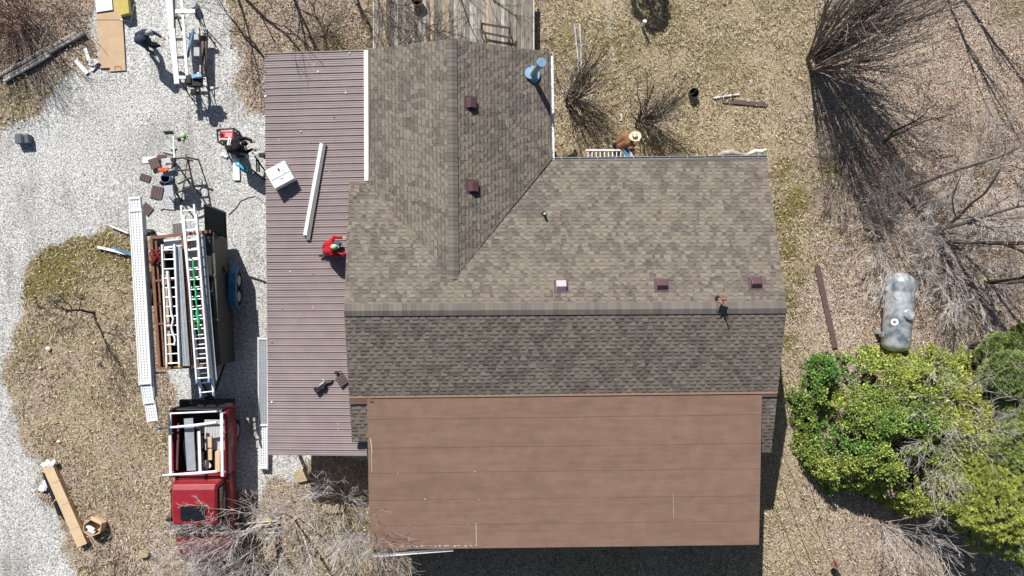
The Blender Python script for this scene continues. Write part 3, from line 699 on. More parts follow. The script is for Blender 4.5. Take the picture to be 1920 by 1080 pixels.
def bare(kind, px, py, label, cat, ht, stems, cone, lvl, nb, r0, bark, twig, seed, lean=(0, 0), group=None, up=.06, spread=.7, ratio=.55, base=.12, wander=.13, minr=.0045, z0=0, clus=False, nclus=0):
    rng = random.Random(seed); root = P(px, py, z0); o = thing(kind, root, label, cat, group); mb = B(); tw = B()
    dirs_ = [(rng.uniform(0, 2 * math.pi), cone * math.sqrt(rng.random())) for _ in range(nclus or max(3, stems // 7))]
    for i in range(stems):
        a = rng.uniform(0, 2 * math.pi); c = cone * math.sqrt(rng.random())
        if clus and rng.random() < .85: a, c = rng.choice(dirs_); a += rng.gauss(0, .06); c += rng.gauss(0, .025)
        d = Vector((math.cos(a) * c + lean[0], math.sin(a) * c + lean[1], 1)).normalized()
        p = root + Vector((math.cos(a) * base * c / max(cone, .01), math.sin(a) * base * c / max(cone, .01), -.03))
        grow(mb, tw, p, d, ht * rng.uniform(.65, 1.05), r0 * rng.uniform(.6, 1.1), lvl, rng, wander, nb, up, spread, ratio, minr=minr)
        if stems < 4:
            if mb.v: mb.build('trunk', M[bark], o)
            if tw.v: tw.build('twigs', M[twig], o)
            mb = B(); tw = B()
    if mb.v: mb.build('trunk' if stems < 4 else 'stems', M[bark], o)
    if tw.v: tw.build('twigs', M[twig], o)
    return o
TG = 'bare leafless trees and shrubs'
bare('bare_shrub', 1066, 192, 'twiggy leafless shrub nearer the flue corner of the house', 'shrub', 2.7, 46, .3, 1, 8, .024, 'barkdark', 'bark', 21, group=TG, lean=(.3, .22), base=.22, clus=True, ratio=.4)
bare('bare_shrub', 1200, 232, 'vase shaped leafless shrub right of the one near the flue', 'shrub', 2.8, 52, .34, 1, 8, .026, 'barkdark', 'bark', 22, group=TG, lean=(.25, .22), base=.2, clus=True, ratio=.4)
bare('bare_shrub', 1046, 108, 'low dark twiggy shrub just outside the flue corner of the roof', 'shrub', 1.1, 14, .8, 1, 5, .01, 'barkdark', 'barkdark', 23, group=TG, base=.3)
bare('bare_shrub', 1527, 118, 'tall brown multi-stemmed bush fanning out at the top right of the lawn', 'shrub', 7.0, 92, .38, 1, 11, .036, 'bark', 'bark', 24, group=TG, lean=(.2, .1), base=.3, wander=.085, ratio=.3, spread=.6, minr=.006, clus=True, nclus=11)
bare('bare_sapling', 170, 588, 'small leafless sapling on the dry island left of the trailer', 'tree', 2.8, 1, .05, 3, 7, .075, 'barkdark', 'barkdark', 25, group=TG, lean=(-.1, .05), spread=1.0, ratio=.62)
bare('bare_shrub', 35, 45, 'dense reddish leafless shrub in the top left corner', 'shrub', 2.6, 70, .75, 1, 8, .014, 'barkred', 'barkred', 26, group=TG, base=.5)
bare('bare_shrub', 108, 15, 'smaller reddish leafless shrub right of the top left corner', 'shrub', 1.4, 26, .9, 1, 6, .01, 'barkred', 'barkred', 27, group=TG, base=.3)
bare('bare_tree', 1660, 268, 'slim leafless tree with forking dark limbs right of the tall brown bush', 'tree', 4.2, 2, .45, 3, 6, .05, 'barkdark', 'bark', 31, group=TG, lean=(.15, .2), spread=.8)
bare('bare_tree', 1682, 362, 'leafless tree with one long limb slanting up to the right edge', 'tree', 7.5, 1, .05, 3, 8, .085, 'bark', 'bark', 32, group=TG, lean=(.12, .32), spread=.8, ratio=.42)
bare('bare_tree', 1752, 428, 'leafless tree above the silver tank reaching to the right edge', 'tree', 7.0, 2, .12, 3, 7, .085, 'bark', 'barkpale', 33, group=TG, lean=(.1, .08), spread=.85, ratio=.45)
bare('bare_tree', 1778, 452, 'many-limbed leafless tree just right of the silver tank', 'tree', 7.5, 2, .2, 3, 7, .1, 'barkdark', 'barkpale', 34, group=TG, lean=(.05, -.05), spread=.9, ratio=.45)
bare('bare_tree', 1852, 528, 'thick leafless trunk beside the dark green pine at the right edge', 'tree', 6.0, 2, .2, 3, 8, .07, 'barkdark', 'bark', 35, group=TG, lean=(.05, .0), spread=.8, ratio=.42)
bare('bare_shrub', 1600, 330, 'tangled pale brambles in the shadow of the tall bush', 'shrub', 1.5, 70, 1.4, 2, 4, .014, 'bark', 'bark', 36, group=TG, base=1.1, up=-.06)
bare('bare_shrub', 1680, 445, 'tangled pale brambles spreading above the silver tank', 'shrub', 1.7, 90, 1.6, 2, 5, .014, 'bark', 'barkpale', 37, group=TG, base=1.4, up=-.06)
bare('bare_shrub', 1850, 330, 'loose grey brambles at the right edge between two leafless trees', 'shrub', 1.7, 60, 1.6, 2, 5, .014, 'bark', 'barkpale', 38, group=TG, base=1.6, up=-.06)
bare('bare_shrub', 1800, 500, 'grey brambles between the silver tank and the dark pine', 'shrub', 1.9, 60, 1.3, 2, 5, .014, 'bark', 'barkpale', 39, group=TG, base=1.2, up=-.04)
# lower left
bare('bare_tree', 545, 985, 'sprawling pale leafless tree whose twigs hide the red pickup cab', 'tree', 4.4, 11, .95, 3, 6, .04, 'barkpale', 'barkpale', 41, group=TG, lean=(-.2, .0), spread=1.0, ratio=.5, base=.5)
bare('bare_shrub', 470, 1060, 'pale leafless shrub at the bottom edge between the pickup and the house', 'shrub', 3.2, 30, 1.1, 2, 7, .022, 'barkpale', 'barkpale', 42, group=TG, spread=.9, ratio=.5, base=.5)
bare('bare_shrub', 700, 1000, 'thin leafless shrub poking above the rear left roof corner', 'shrub', 3.7, 26, .36, 2, 5, .014, 'barkpale', 'barkpale', 43, group=TG, lean=(.08, .12), base=.25)
bare('bare_shrub', 640, 935, 'leafless shrub in the dark shade beside the flat roof', 'shrub', 2.7, 24, .8, 2, 5, .014, 'barkpale', 'barkpale', 44, group=TG, lean=(-.1, .25), base=.25)
bare('bare_shrub', 225, 1055, 'low dark leafless shrub at the bottom edge left of the pickup', 'shrub', 1.3, 14, 1.1, 2, 5, .01, 'barkdark', 'barkdark', 45, group=TG, base=.3)
bare('bare_shrub', 420, 1045, 'pale leafless shrub growing over the front of the red pickup', 'shrub', 2.8, 34, .9, 2, 6, .014, 'barkpale', 'barkpale', 46, group=TG, base=.5)
# upper middle
bare('bare_tree', 505, 118, 'slender leafless tree at the upper left corner of the mauve roof', 'tree', 4.4, 2, .12, 2, 6, .035, 'barkdark', 'barkdark', 51, group=TG, lean=(-.2, .35), spread=.6, ratio=.5)
bare('bare_shrub', 610, 60, 'dark leafless shrub in the leaf litter left of the deck', 'shrub', 1.7, 12, .7, 2, 5, .018, 'barkdark', 'barkdark', 52, group=TG, base=.2)
bare('bare_shrub', 800, 78, 'tangled leafless vine over the middle of the deck', 'shrub', 1.3, 46, 1.3, 2, 5, .016, 'barkdark', 'bark', 53, group=TG, base=.6, z0=.6)
bare('bare_shrub', 735, 20, 'dark leafless brush over the left end of the deck', 'shrub', 1.6, 26, 1.0, 2, 5, .014, 'barkdark', 'bark', 54, group=TG, base=.5, z0=.6)
# trees above the top edge: their limbs and shadows reach into the picture
for i, (px, py, h, r0, lb) in enumerate([(430, -50, 5.5, .07, 'leafless tree at the top edge right of the gravel'), (540, -45, 4.6, .08, 'leafless tree at the top edge above the mauve roof'), (640, -70, 4.8, .06, 'leafless tree at the top edge next to the deck corner'), (845, -75, 6.0, .05, 'leafless tree at the top edge behind the deck'), (1760, -60, 7, .09, 'leafless tree at the top right edge casting long shadows')]):
    bare('bare_tree', px, py, lb, 'tree', h, 2, .2, 2, 7, r0, 'barkdark', 'barkdark', 60 + i, group=TG, spread=.6, ratio=.45)
# leafless vine tangle over the green bush
bare('bare_tree', 1752, 775, 'grey leafless tree spreading over the middle of the green bushes', 'tree', 4.1, 36, .75, 2, 8, .015, 'barkpale', 'barkpale', 71, group=TG, lean=(.12, -.12), spread=1.0, ratio=.55, base=.5, up=-.01, wander=.2, minr=.004)
bare('bare_shrub', 1655, 985, 'pale arching leafless shrub below the green bushes at the bottom', 'shrub', 2.6, 14, .8, 2, 5, .014, 'barkpale', 'barkpale', 72, group=TG, lean=(.25, -.25), spread=.7)

def leafy(name, label, cat, clumps, ncl, nleaf, lsize, pal, seed, group=None, needle=False, rootz=0, rsurf=(.55, 1.0)):
    rng = np.random.default_rng(seed); root = clumps[0][0]; root = Vector((root[0], root[1], 0))
    o = thing(name, root, label, cat, group)
    cs = []; dirs = []; sh = []
    wts = np.array([c[1] ** 2 for c in clumps]); wts = wts / wts.sum()
    for (c, r, zs, pi) in clumps:
        n = int(ncl * (r ** 2) / sum(q[1] ** 2 for q in clumps))
        u = rng.normal(size=(n, 3)); u /= np.linalg.norm(u, axis=1)[:, None]; u[:, 2] = np.abs(u[:, 2]) * 1.0 - .1
        bumps = .82 + .38 * (fbm(c[0] + u[:, 0] * 1.7, c[1] + u[:, 1] * 1.7, 1.6, 3) - .2)
        rad = r * rng.uniform(*rsurf, n) ** .5 * bumps
        pts = np.array(c)[None, :] + u * rad[:, None] * np.array([1, 1, zs])[None, :]
        pts[:, 2] = np.maximum(pts[:, 2], .1)
        cs.append(pts); dirs.append(u); sh.append(np.full(n, pi))
    C = np.concatenate(cs); U = np.concatenate(dirs); PI = np.concatenate(sh); n = len(C); k = nleaf; N_ = n * k
    c = np.repeat(C, k, 0); u = np.repeat(U, k, 0); pi = np.repeat(PI, k)
    ld = rng.normal(size=(N_, 3)) * (.85 if not needle else .9) + u * .9 + np.array([0, 0, .45]); ld /= np.linalg.norm(ld, axis=1)[:, None]
    side = np.cross(ld, rng.normal(size=(N_, 3))); side /= np.linalg.norm(side, axis=1)[:, None]
    L = rng.uniform(lsize * .7, lsize * 1.3, N_)[:, None]; W = L * (.26 if not needle else .06)
    off = ld * (rng.uniform(0, .6, N_)[:, None] * (lsize * 1.2 if not needle else .02))
    b0 = c + off; tip = b0 + ld * L; mid = b0 + ld * L * .5
    vs = np.stack([b0, mid + side * W, tip, mid - side * W], 1).reshape(-1, 3)
    me = bpy.data.meshes.new('foliage'); vs = vs - np.array(root)[None, :]
    me.vertices.add(N_ * 4); me.vertices.foreach_set('co', vs.astype(np.float32).ravel()); me.loops.add(N_ * 4); me.loops.foreach_set('vertex_index', np.arange(N_ * 4, dtype=np.int32))
    me.polygons.add(N_); me.polygons.foreach_set('loop_start', np.arange(0, N_ * 4, 4, dtype=np.int32)); me.polygons.foreach_set('loop_total', np.full(N_, 4, np.int32)); me.update(calc_edges=True)
    pal = np.array(pal); base = pal[pi.astype(int) % len(pal)]
    alt = pal[rng.integers(0, len(pal), n)]; alt = np.repeat(alt, k, 0); mixf = np.repeat(rng.uniform(0, .5, n), k)[:, None]
    col = (base * (1 - mixf) + alt * mixf) * rng.uniform(.7, 1.3, (N_, 1)) * np.repeat(rng.uniform(.75, 1.25, n), k)[:, None]
    at = me.color_attributes.new('Col', 'FLOAT_COLOR', 'CORNER'); arr = np.ones((N_, 4, 4), np.float32); arr[:, :, :3] = col[:, None, :]; at.data.foreach_set('color', arr.ravel())
    me.materials.append(M['leafgreen']); f = bpy.data.objects.new('crown' if cat == 'tree' else 'foliage', me); COL.objects.link(f); f.parent = o
    rg = random.Random(seed); mb = B(); tw = B()
    for (cc, r, zs, pi_) in clumps:
        b0 = Vector((cc[0], cc[1], -.05)); tgt = Vector(cc) + V(0, 0, r * zs * .4)
        if needle: mb.tube([b0, Vector(cc), tgt], [.12, .07, .02], 8)
        for i in range(7 if not needle else 22):
            if needle:
                s = b0.lerp(tgt, rg.uniform(.35, .95)); a = rg.uniform(0, 6.28); e = s + V(math.cos(a) * r * .8, math.sin(a) * r * .8, r * .12); mb.tube([s, s.lerp(e, .5) + V(0, 0, .05), e], [.03, .02, .008], 5)
            else:
                a = rg.uniform(0, 6.28); e = Vector(cc) + V(math.cos(a) * r * .6, math.sin(a) * r * .6, r * zs * rg.uniform(.1, .6)); mb.tube([b0 + V(math.cos(a) * .15, math.sin(a) * .15, 0), b0.lerp(e, .5) + V(0, 0, .2), e], [.045, .03, .012], 5)
    mb.build('trunk', M['barkdark'], o); return o
def C3(px, py, z, r, zs=.8, pi=0): p = P(px, py, z); return ((p.x, p.y, p.z), r, zs, pi)
GB = 'evergreen bushes at the lower right'
def canopy(name, label, poly, zmax, dens, nleaf, lsize, pal, seed, edge=.55):
    rng = np.random.default_rng(seed); pts = [P(a, b_, zmax * .75) for a, b_ in poly]; pl = [(p.x, p.y) for p in pts]
    xa, xb = min(p[0] for p in pl), max(p[0] for p in pl); ya, yb = min(p[1] for p in pl), max(p[1] for p in pl)
    root = Vector(((xa + xb) / 2, (ya + yb) / 2, 0)); o = thing(name, root, label, 'bush', GB)
    n = int((xb - xa) * (yb - ya) * dens); x = rng.uniform(xa, xb, n); y = rng.uniform(ya, yb, n)
    d = sdist(x, y, pl) + (fbm(x, y, 1.6, 4) - .5) * 1.1
    f1 = fbm(x + 3, y + 8, 1.3, 4); hh = zmax * (1 - np.exp(-np.maximum(d, 0) / edge)) * (.55 + .75 * f1)
    k = (d > 0) & (rng.random(n) < np.clip((f1 - .28) * 4, .12, 1)); x, y, hh, f1, d = x[k], y[k], hh[k], f1[k], d[k]; n = len(x)
    z = np.maximum(hh - np.abs(rng.normal(0, .22, n)) * (rng.random(n) < .5), .08)
    kk = nleaf; N_ = n * kk; c = np.repeat(np.stack([x, y, z], -1), kk, 0)
    ld = rng.normal(size=(N_, 3)) * .9 + np.array([-.1, .25, .75]); ld /= np.linalg.norm(ld, axis=1)[:, None]
    side = np.cross(ld, rng.normal(size=(N_, 3))); side /= np.linalg.norm(side, axis=1)[:, None]
    Lf = rng.uniform(lsize * .6, lsize * 1.35, N_)[:, None]; W = Lf * .27; b0 = c + ld * rng.uniform(0, .09, N_)[:, None]; tip = b0 + ld * Lf; mid = (b0 + tip) / 2
    vs = np.stack([b0, mid + side * W, tip, mid - side * W], 1).reshape(-1, 3) - np.array(root)[None, :]
    me = bpy.data.meshes.new('foliage'); me.vertices.add(N_ * 4); me.vertices.foreach_set('co', vs.astype(np.float32).ravel()); me.loops.add(N_ * 4); me.loops.foreach_set('vertex_index', np.arange(N_ * 4, dtype=np.int32))
    me.polygons.add(N_); me.polygons.foreach_set('loop_start', np.arange(0, N_ * 4, 4, dtype=np.int32)); me.polygons.foreach_set('loop_total', np.full(N_, 4, np.int32)); me.update(calc_edges=True)
    pal = np.array(pal); t = np.clip((fbm(x - 7, y + 2, .8, 3) - .35) * 3 + .3 + (x - P(1560, 0).x) * .3 + rng.normal(0, .25, n), 0, 1.999)
    a_ = pal[t.astype(int)]; b2 = pal[t.astype(int) + 1]; fr = (t - t.astype(int))[:, None]; col = a_ * (1 - fr) + b2 * fr
    col = np.repeat(col * rng.uniform(.72, 1.25, (n, 1)), kk, 0) * rng.uniform(.65, 1.35, (N_, 1)); dead = rng.random(N_) < .03; col[dead] = (.3, .2, .1)
    at = me.color_attributes.new('Col', 'FLOAT_COLOR', 'CORNER'); arr = np.ones((N_, 4, 4), np.float32); arr[:, :, :3] = col[:, None, :]; at.data.foreach_set('color', arr.ravel())
    me.materials.append(M['leafgreen']); f = bpy.data.objects.new('foliage', me); COL.objects.link(f); f.parent = o
    rg = random.Random(seed); mb = B()
    for i in range(min(160, n)):
        q = rg.randrange(n); e = V(x[q], y[q], z[q] - .05); b_ = V(lerp(x[q], root.x, .35), lerp(y[q], root.y, .35), .0); mb.tube([b_, b_.lerp(e, .5) + V(0, 0, .25), e], [.035, .022, .008], 5)
    mb.build('stems', M['barkdark'], o); return o
GP = [(.13, .28, .065), (.3, .38, .085), (.42, .45, .11)]
canopy('evergreen_bush', 'bright green broadleaf bush at the left end of the evergreens', [(1512, 715), (1527, 700), (1556, 668), (1596, 655), (1605, 700), (1585, 760), (1570, 830), (1555, 880), (1530, 868), (1515, 830), (1506, 780)], 1.9, 150, 26, .085, GP, 81)
canopy('evergreen_bush', 'yellow-green broadleaf bush filling the middle of the evergreens', [(1585, 668), (1640, 655), (1720, 660), (1790, 662), (1870, 668), (1900, 780), (1900, 900), (1880, 990), (1800, 1005), (1700, 965), (1620, 950), (1560, 925), (1535, 880), (1550, 820), (1570, 740)], 2.3, 150, 26, .085, GP, 82, edge=.6)
def pine(label, tufts, seed, pal): return leafy('pine_tree', label, 'tree', tufts, 1700, 60, .14, pal, seed, GB, needle=True)
pine('dark green pine at the right edge beside the leafless trunk', [C3(1895, 700, 2.2, .85, .9, 0), C3(1868, 650, 1.4, .5, .9, 1), C3(1915, 640, 1.8, .6, .8, 1), C3(1860, 705, 1.5, .55, .8, 2), C3(1905, 760, 1.8, .7, .8, 2), C3(1850, 665, 1., .4, .9, 1)], 83, [(.2, .28, .09), (.27, .35, .11), (.34, .4, .14)])
pine('yellow-green pine in the bottom right corner', [C3(1870, 940, 2.4, 1.5, .8, 1), C3(1900, 840, 2.4, 1.0, .8, 0), C3(1790, 960, 1.2, .7, .9, 1), C3(1920, 1010, 2., 1.0, .9, 2), C3(1840, 1000, 1.4, .7, .9, 1), C3(1905, 900, 2.2, .9, .9, 0), C3(1900, 790, 1.8, .7, .9, 2)], 84, [(.27, .35, .08), (.4, .44, .1), (.2, .28, .07)])


leafy('pine_tree', 'small evergreen tree just beyond the top edge above the white post', 'tree', [C3(1195, -150, 2.0, .7, 1.3, 0), C3(1225, -150, 1.2, .55, 1, 1)], 300, 40, .14, [(.1, .18, .05), (.17, .25, .07)], 85, None, needle=True)
# ================================================================== PICKUP TRUCK
tx = -9.70; ty = -4.15; ts = -.012    # centre line x, rear y; small heading slant
def T(x, y, z): return V(tx + x + ts * y, ty + y * .93, z)
tr = thing('pickup_truck', T(0, -2.8, 0), 'red pickup truck with a white ladder rack parked behind the trailer', 'truck')
mb = B()
for sg in (-1, 1):     # bed side: outer skin with wheel-arch bulge
    mb = B()
    sec = [(0, .93, 1.3), (0, .98, 1.26), (0, 1.0, 1.0), (0, .98, .55), (0, .88, .5)]
    ysl = [-.05, -.5, -.75, -1.0, -1.35, -1.6, -2.4]; bul = [0, .0, .05, .07, .05, 0, 0]
    rws = [[T(sg * (x + (b_ if z < 1.2 else 0)), y, z) for (_, x, z) in [(0, .86, 1.31)] + sec] for y, b_ in zip(ysl, bul)]
    vs = [p for r_ in rws for p in r_]; k = 6; fs = []
    for i in range(len(rws) - 1):
        for j in range(k - 1):
            f = (i * k + j, i * k + j + 1, (i + 1) * k + j + 1, (i + 1) * k + j); fs.append(f if sg < 0 else f[::-1])
    mb.add(vs, fs)
    mb.box(T(sg * .875, -1.22, .95), (.03, 2.35, .68)); mb.box(T(sg * .93, -.05, .9), (.13, .04, .7))
    mb.build('bed_side', M['red'], tr, smooth=False)
mb = B(); mb.box(T(0, -1.22, .62), (1.74, 2.35, .06))
for i in range(14): mb.box(T(-.8 + i * .123, -1.22, .66), (.05, 2.3, .025))
mb.build('bed_floor', M['dark'], tr)
mb = B(); mb.box(T(0, -.02, .95), (1.7, .06, .62)); mb.build('tailgate', M['black'], tr, bevel=.02)
mb = B(); mb.box(T(0, .14, .52), (1.86, .2, .2)); mb.box(T(-.45, .14, .635), (.6, .16, .02)); mb.build('rear_bumper', M['dark'], tr, bevel=.03)
mb = B(); mb.box(T(0, -2.42, .95), (1.72, .06, .68)); mb.build('bed_front_wall', M['red'], tr)
def loft(secs):   # secs: list of rings (equal length) -> closed skin
    vs = [p for r_ in secs for p in r_]; k = len(secs[0]); fs = []
    for i in range(len(secs) - 1):
        for j in range(k): fs.append((i * k + j, i * k + (j + 1) % k, (i + 1) * k + (j + 1) % k, (i + 1) * k + j))
    fs += [tuple(range(k - 1, -1, -1)), tuple(range((len(secs) - 1) * k, len(secs) * k))]
    return vs, fs
# lower cab + hood body
def ring(y, w, zt_, zb_=.45, cr=.08): return [T(-w, y, zb_), T(-w - .02, y, (zb_ + zt_) / 2), T(-w, y, zt_ - cr), T(-w + cr, y, zt_), T(w - cr, y, zt_), T(w, y, zt_ - cr), T(w + .02, y, (zb_ + zt_) / 2), T(w, y, zb_)]
mb = B(); mb.add(*loft([ring(-2.5, .93, 1.12), ring(-3.3, .95, 1.14), ring(-4.25, .95, 1.13), ring(-4.6, .94, 1.12), ring(-5.3, .92, 1.05), ring(-5.65, .86, .93), ring(-5.75, .8, .8)])); mb.build('body', M['red'], tr, smooth=True)
def ring2(y, w, z, n=4): return [T(-w, y, 1.08), T(-w + .03, y, z - .09), T(-w + .1, y, z), T(w - .1, y, z), T(w - .03, y, z - .09), T(w, y, 1.08)]
mb = B(); mb.add(*loft([ring2(-2.52, .84, 1.3), ring2(-2.62, .8, 1.74), ring2(-2.8, .79, 1.8), ring2(-3.4, .79, 1.82), ring2(-4.02, .78, 1.77), ring2(-4.1, .78, 1.7)])); mb.build('cab_roof', M['red'], tr, smooth=False, bevel=.02)
mb = B(); mb.add([T(-.74, -4.08, 1.70), T(.74, -4.08, 1.70), T(.86, -4.72, 1.13), T(-.86, -4.72, 1.13), T(-.74, -4.08, 1.66), T(.74, -4.08, 1.66), T(.86, -4.72, 1.08), T(-.86, -4.72, 1.08)], [(3, 2, 1, 0), (4, 5, 6, 7), (0, 1, 5, 4), (2, 3, 7, 6), (1, 2, 6, 5), (3, 0, 4, 7)]); mb.build('windscreen', M['glass'], tr)
mb = B(); mb.box(T(-.02, -3.62, 1.825), (.82, .46, .03)); mb.build('sunroof', M['glass'], tr, bevel=.01)
for sg in (-1, 1):
    mb = B(); mb.add([T(sg * .845, -2.75, 1.12), T(sg * .86, -4.2, 1.12), T(sg * .80, -3.98, 1.66), T(sg * .81, -2.8, 1.66)], [(0, 1, 2, 3)]); mb.build('side_window', M['glass'], tr)
    mb = B(); mb.box(T(sg * 1.06, -4.05, 1.2), (.2, .1, .16)); mb.build('mirror', M['black'], tr, bevel=.02)
    mb = B(); mb.box(T(sg * .7, -5.72, .8), (.3, .06, .16)); mb.build('headlight', M['ltgrey'], tr, bevel=.02)
    mb = B(); mb.box(T(sg * .92, .0, .95), (.1, .04, .36)); mb.build('tail_light', M['redtop'], tr)
    for y in (-.98, -4.75):
        o = B().tube([T(sg * .72, y, .38), T(sg * .98, y, .38)], .38, 24).build('wheel', M['rubber'], tr, bevel=.03)
        B().tube([T(sg * .97, y, .38), T(sg * .99, y, .38)], .22, 16).build('rim', M['ltgrey'], o)
mb = B(); mb.box(T(0, -5.8, .55), (1.75, .14, .2)); mb.build('front_bumper', M['dark'], tr, bevel=.03)
# rack
zr = 1.52; mb = B()
for sg in (-1, 1):
    mb.bar(T(sg * .86, -.1, zr), T(sg * .86, -2.4, zr), .09, .06)
    for y in (-.12, -.85, -2.3): mb.bar(T(sg * .88, y, 1.28), T(sg * .87, y, zr), .07, .05, up=V(0, 1, 0))
mb.tube([T(-.86, -.1, zr), T(.86, -.03, zr)], .03, 8)
mb.bar(T(.1, -.75, zr + .01), T(.13, -2.35, zr + .01), .09, .03)
mb.build('ladder_rack', M['white'], tr)
for ya, yb, xa in ((-.62, -.42, -1.12), (-2.32, -2.2, -1.1)):
    mb = B(); mb.tube([T(xa, ya, zr + .07), T(.0, lerp(ya, yb, .5), zr + .09), T(.72, yb, zr + .08)], [.03, .055, .045], 12); mb.build('rack_roller', M['white'], tr)
B().tube([T(-1.32, -.66, zr + .06), T(-1.1, -.62, zr + .07)], [.025, .04], 10).build('roller_end', M['blue'], tr)
# load in / over the bed
def plank(name, pts, wd, th, m, label, cat, group=None):
    a, b_ = pts; o = thing(name, (a + b_) / 2, label, cat, group); B().bar(a, b_, wd, th).build('board', M[m], o); return o
def one(name, mb, m, label, cat, group=None, **k):
    o = mb.build(name, M[m], None, **k); 
    return tag(o, label, cat, group)
def rebase(o):
    me = o.data; n = len(me.vertices); a = np.empty(n * 3, np.float32); me.vertices.foreach_get('co', a); a = a.reshape(-1, 3)
    c = np.array([a[:, 0].mean(), a[:, 1].mean(), a[:, 2].min()]); a -= c; me.vertices.foreach_set('co', a.ravel()); o.location = c; me.update(); return o
_one = one
def one(*a, **k): return rebase(_one(*a, **k))
one('loaded_plank', B().bar(T(-.28, -.3, 1.42), T(-.2, -2.2, 1.42), .3, .06), 'alu_dull', 'blue-grey metal plank lying lengthwise in the pickup bed', 'plank')
one('siding_strip', B().bar(T(-.65, -.5, 1.35), T(-.72, -2.2, 1.35), .07, .05), 'maroon', 'thin maroon strip near the left wall of the pickup bed', 'strip')
one('siding_strip', B().bar(T(.02, -.5, 1.4), T(.03, -2.25, 1.35), .1, .05), 'maroon', 'maroon strip beside the blue-grey plank in the pickup bed', 'strip')
one('foam_block', B().box(T(.33, -1.22, 1.2), (.15, .36, .08)), 'cardboard2', 'yellow block nearer the tailgate in the pickup bed', 'block')
one('foam_block', B().box(T(.33, -1.68, 1.2), (.15, .36, .08)), 'cardboard2', 'yellow block nearer the cab in the pickup bed', 'block')
one('corrugated_sheet', (lambda mb: [mb.box(T(-.02 + i * .045 + .12, -1.0, .98 + (i % 2) * .012), (.046, 1.05, .02)) for i in range(15)] and mb)(B()), 'ltgrey', 'grey corrugated sheet on the right of the pickup bed', 'sheet')
one('tarp_roll', B().tube([T(-.45, -.55, 1.0), T(-.5, -1.3, 1.05), T(-.45, -2.1, 1.0)], [.12, .16, .12], 12), 'black', 'black rolled tarp at the left in the pickup bed', 'tarp')
one('board_bundle', B().box(T(.58, -1.95, 1.1), (.16, .7, .2)), 'cardboard2', 'cream boards standing on end by the cab side of the pickup bed', 'boards')
one('white_bucket', B().cyl(T(-.42, -1.75, .7), .13, .32, 16, .15), 'white', 'white bucket in the pickup bed beside the black tarp', 'bucket', smooth=False)
one('white_scrap', B().box(T(.15, -2.1, 1.0), (.22, .3, .04), rz=.6), 'white', 'bent white offcut lying by the front of the pickup bed', 'scrap')
one('hose_coil', (lambda mb: [mb.tube([T(-.38 + .11 * math.cos(t / 12 * 6.283) , -2.05 + .15 * math.sin(t / 12 * 6.283), .95 + k_ * .03) for t in range(13)], .018, 6, False) for k_ in range(4)] and mb)(B()), 'rust', 'coiled brown hose at the cab end of the pickup bed', 'hose')

# ================================================================== TRAILER
def tl(px, py, z): return P(px, py, z)
tw_ = 1.9
tra = thing('utility_trailer', P(350, 565, 0), 'high-sided dark utility trailer with brown wooden rim carrying ladders', 'trailer')
NWc, NEc, SEc, SWc = P(284, 446, tw_), P(396, 434, tw_), P(412, 684, tw_), P(300, 691, tw_)
flo = lambda p, z: V(p.x, p.y, z)
mb = B()
for a, b_ in ((NWc, SWc), (SWc, SEc), (SEc, NEc)): mb.bar(flo(a, 1.18), flo(b_, 1.18), .05, 1.38)
mb.build('side_wall', M['dark'], tra)
mb = B(); mb.add([flo(p, .52) for p in (NWc, SWc, SEc, NEc)] + [flo(p, .44) for p in (NWc, SWc, SEc, NEc)], [(0, 1, 2, 3), (7, 6, 5, 4), (0, 4, 5, 1), (1, 5, 6, 2), (2, 6, 7, 3), (3, 7, 4, 0)]); mb.build('floor', M['dark'], tra)
mb = B(); mb.bar(NWc + V(.0, 0, .02), SWc + V(0, 0, .02), .09, .06); mb.bar(NWc + V(0, .0, .025), NEc + V(0, 0, .025), .1, .06); mb.bar(NWc + V(.14, -.1, -.02), SWc + V(.14, .1, -.02), .05, .05); mb.bar(SWc + V(0, 0, .022), SEc + V(0, 0, .022), .09, .05)
for t in (.33, .66): mb.bar(NWc.lerp(SWc, t) + V(-.06, 0, .0), NEc.lerp(SEc, t) + V(.05, 0, .0), .06, .06)
mb.bar(NWc.lerp(NEc, .52) + V(0, 0, -.02), SWc.lerp(SEc, .52) + V(0, 0, -.02), .1, .05)
mb.build('rim', M['rust'], tra)
mb = B(); mb.bar(P(303, 462, 1.7), P(319, 683, 1.7), .16, .03); mb.build('inner_shelf', M['wood'], tra)
mb = B(); mb.bar(P(334, 462, 1.65), P(330, 462, 1.65), .6, .03); mb.bar(P(325, 449, 1.7), P(325, 475, 1.7), .62, .03); mb.build('white_liner', M['white'], tra)
# ramp gate and side box
mb = B(); g = [P(384, 383, 2.35), P(422, 398, 2.35), P(424, 446, 1.35), P(386, 432, 1.35)]; nn = (g[1] - g[0]).cross(g[3] - g[0]).normalized() * .02
mb.add([p + nn for p in g] + [p - nn for p in g], [(3, 2, 1, 0), (4, 5, 6, 7), (0, 1, 5, 4), (1, 2, 6, 5), (2, 3, 7, 6), (3, 0, 4, 7)]); go = mb.build('ramp_gate', M['olive'], tra)
mb = B(); 
for i in range(4): mb.bar(g[i], g[(i + 1) % 4], .045, .05)
mb.build('gate_frame', M['dark'], go)
mb = B(); mb.box(P(393, 458, 1.6), (.5, .75, .5), rz=.03); mb.build('side_toolbox', M['olive'], tra, bevel=.02)
mb = B(); mb.bar(P(400, 475, 1.88), P(409, 680, 1.88), .12, .04); mb.build('side_shelf', M['olive'], tra)
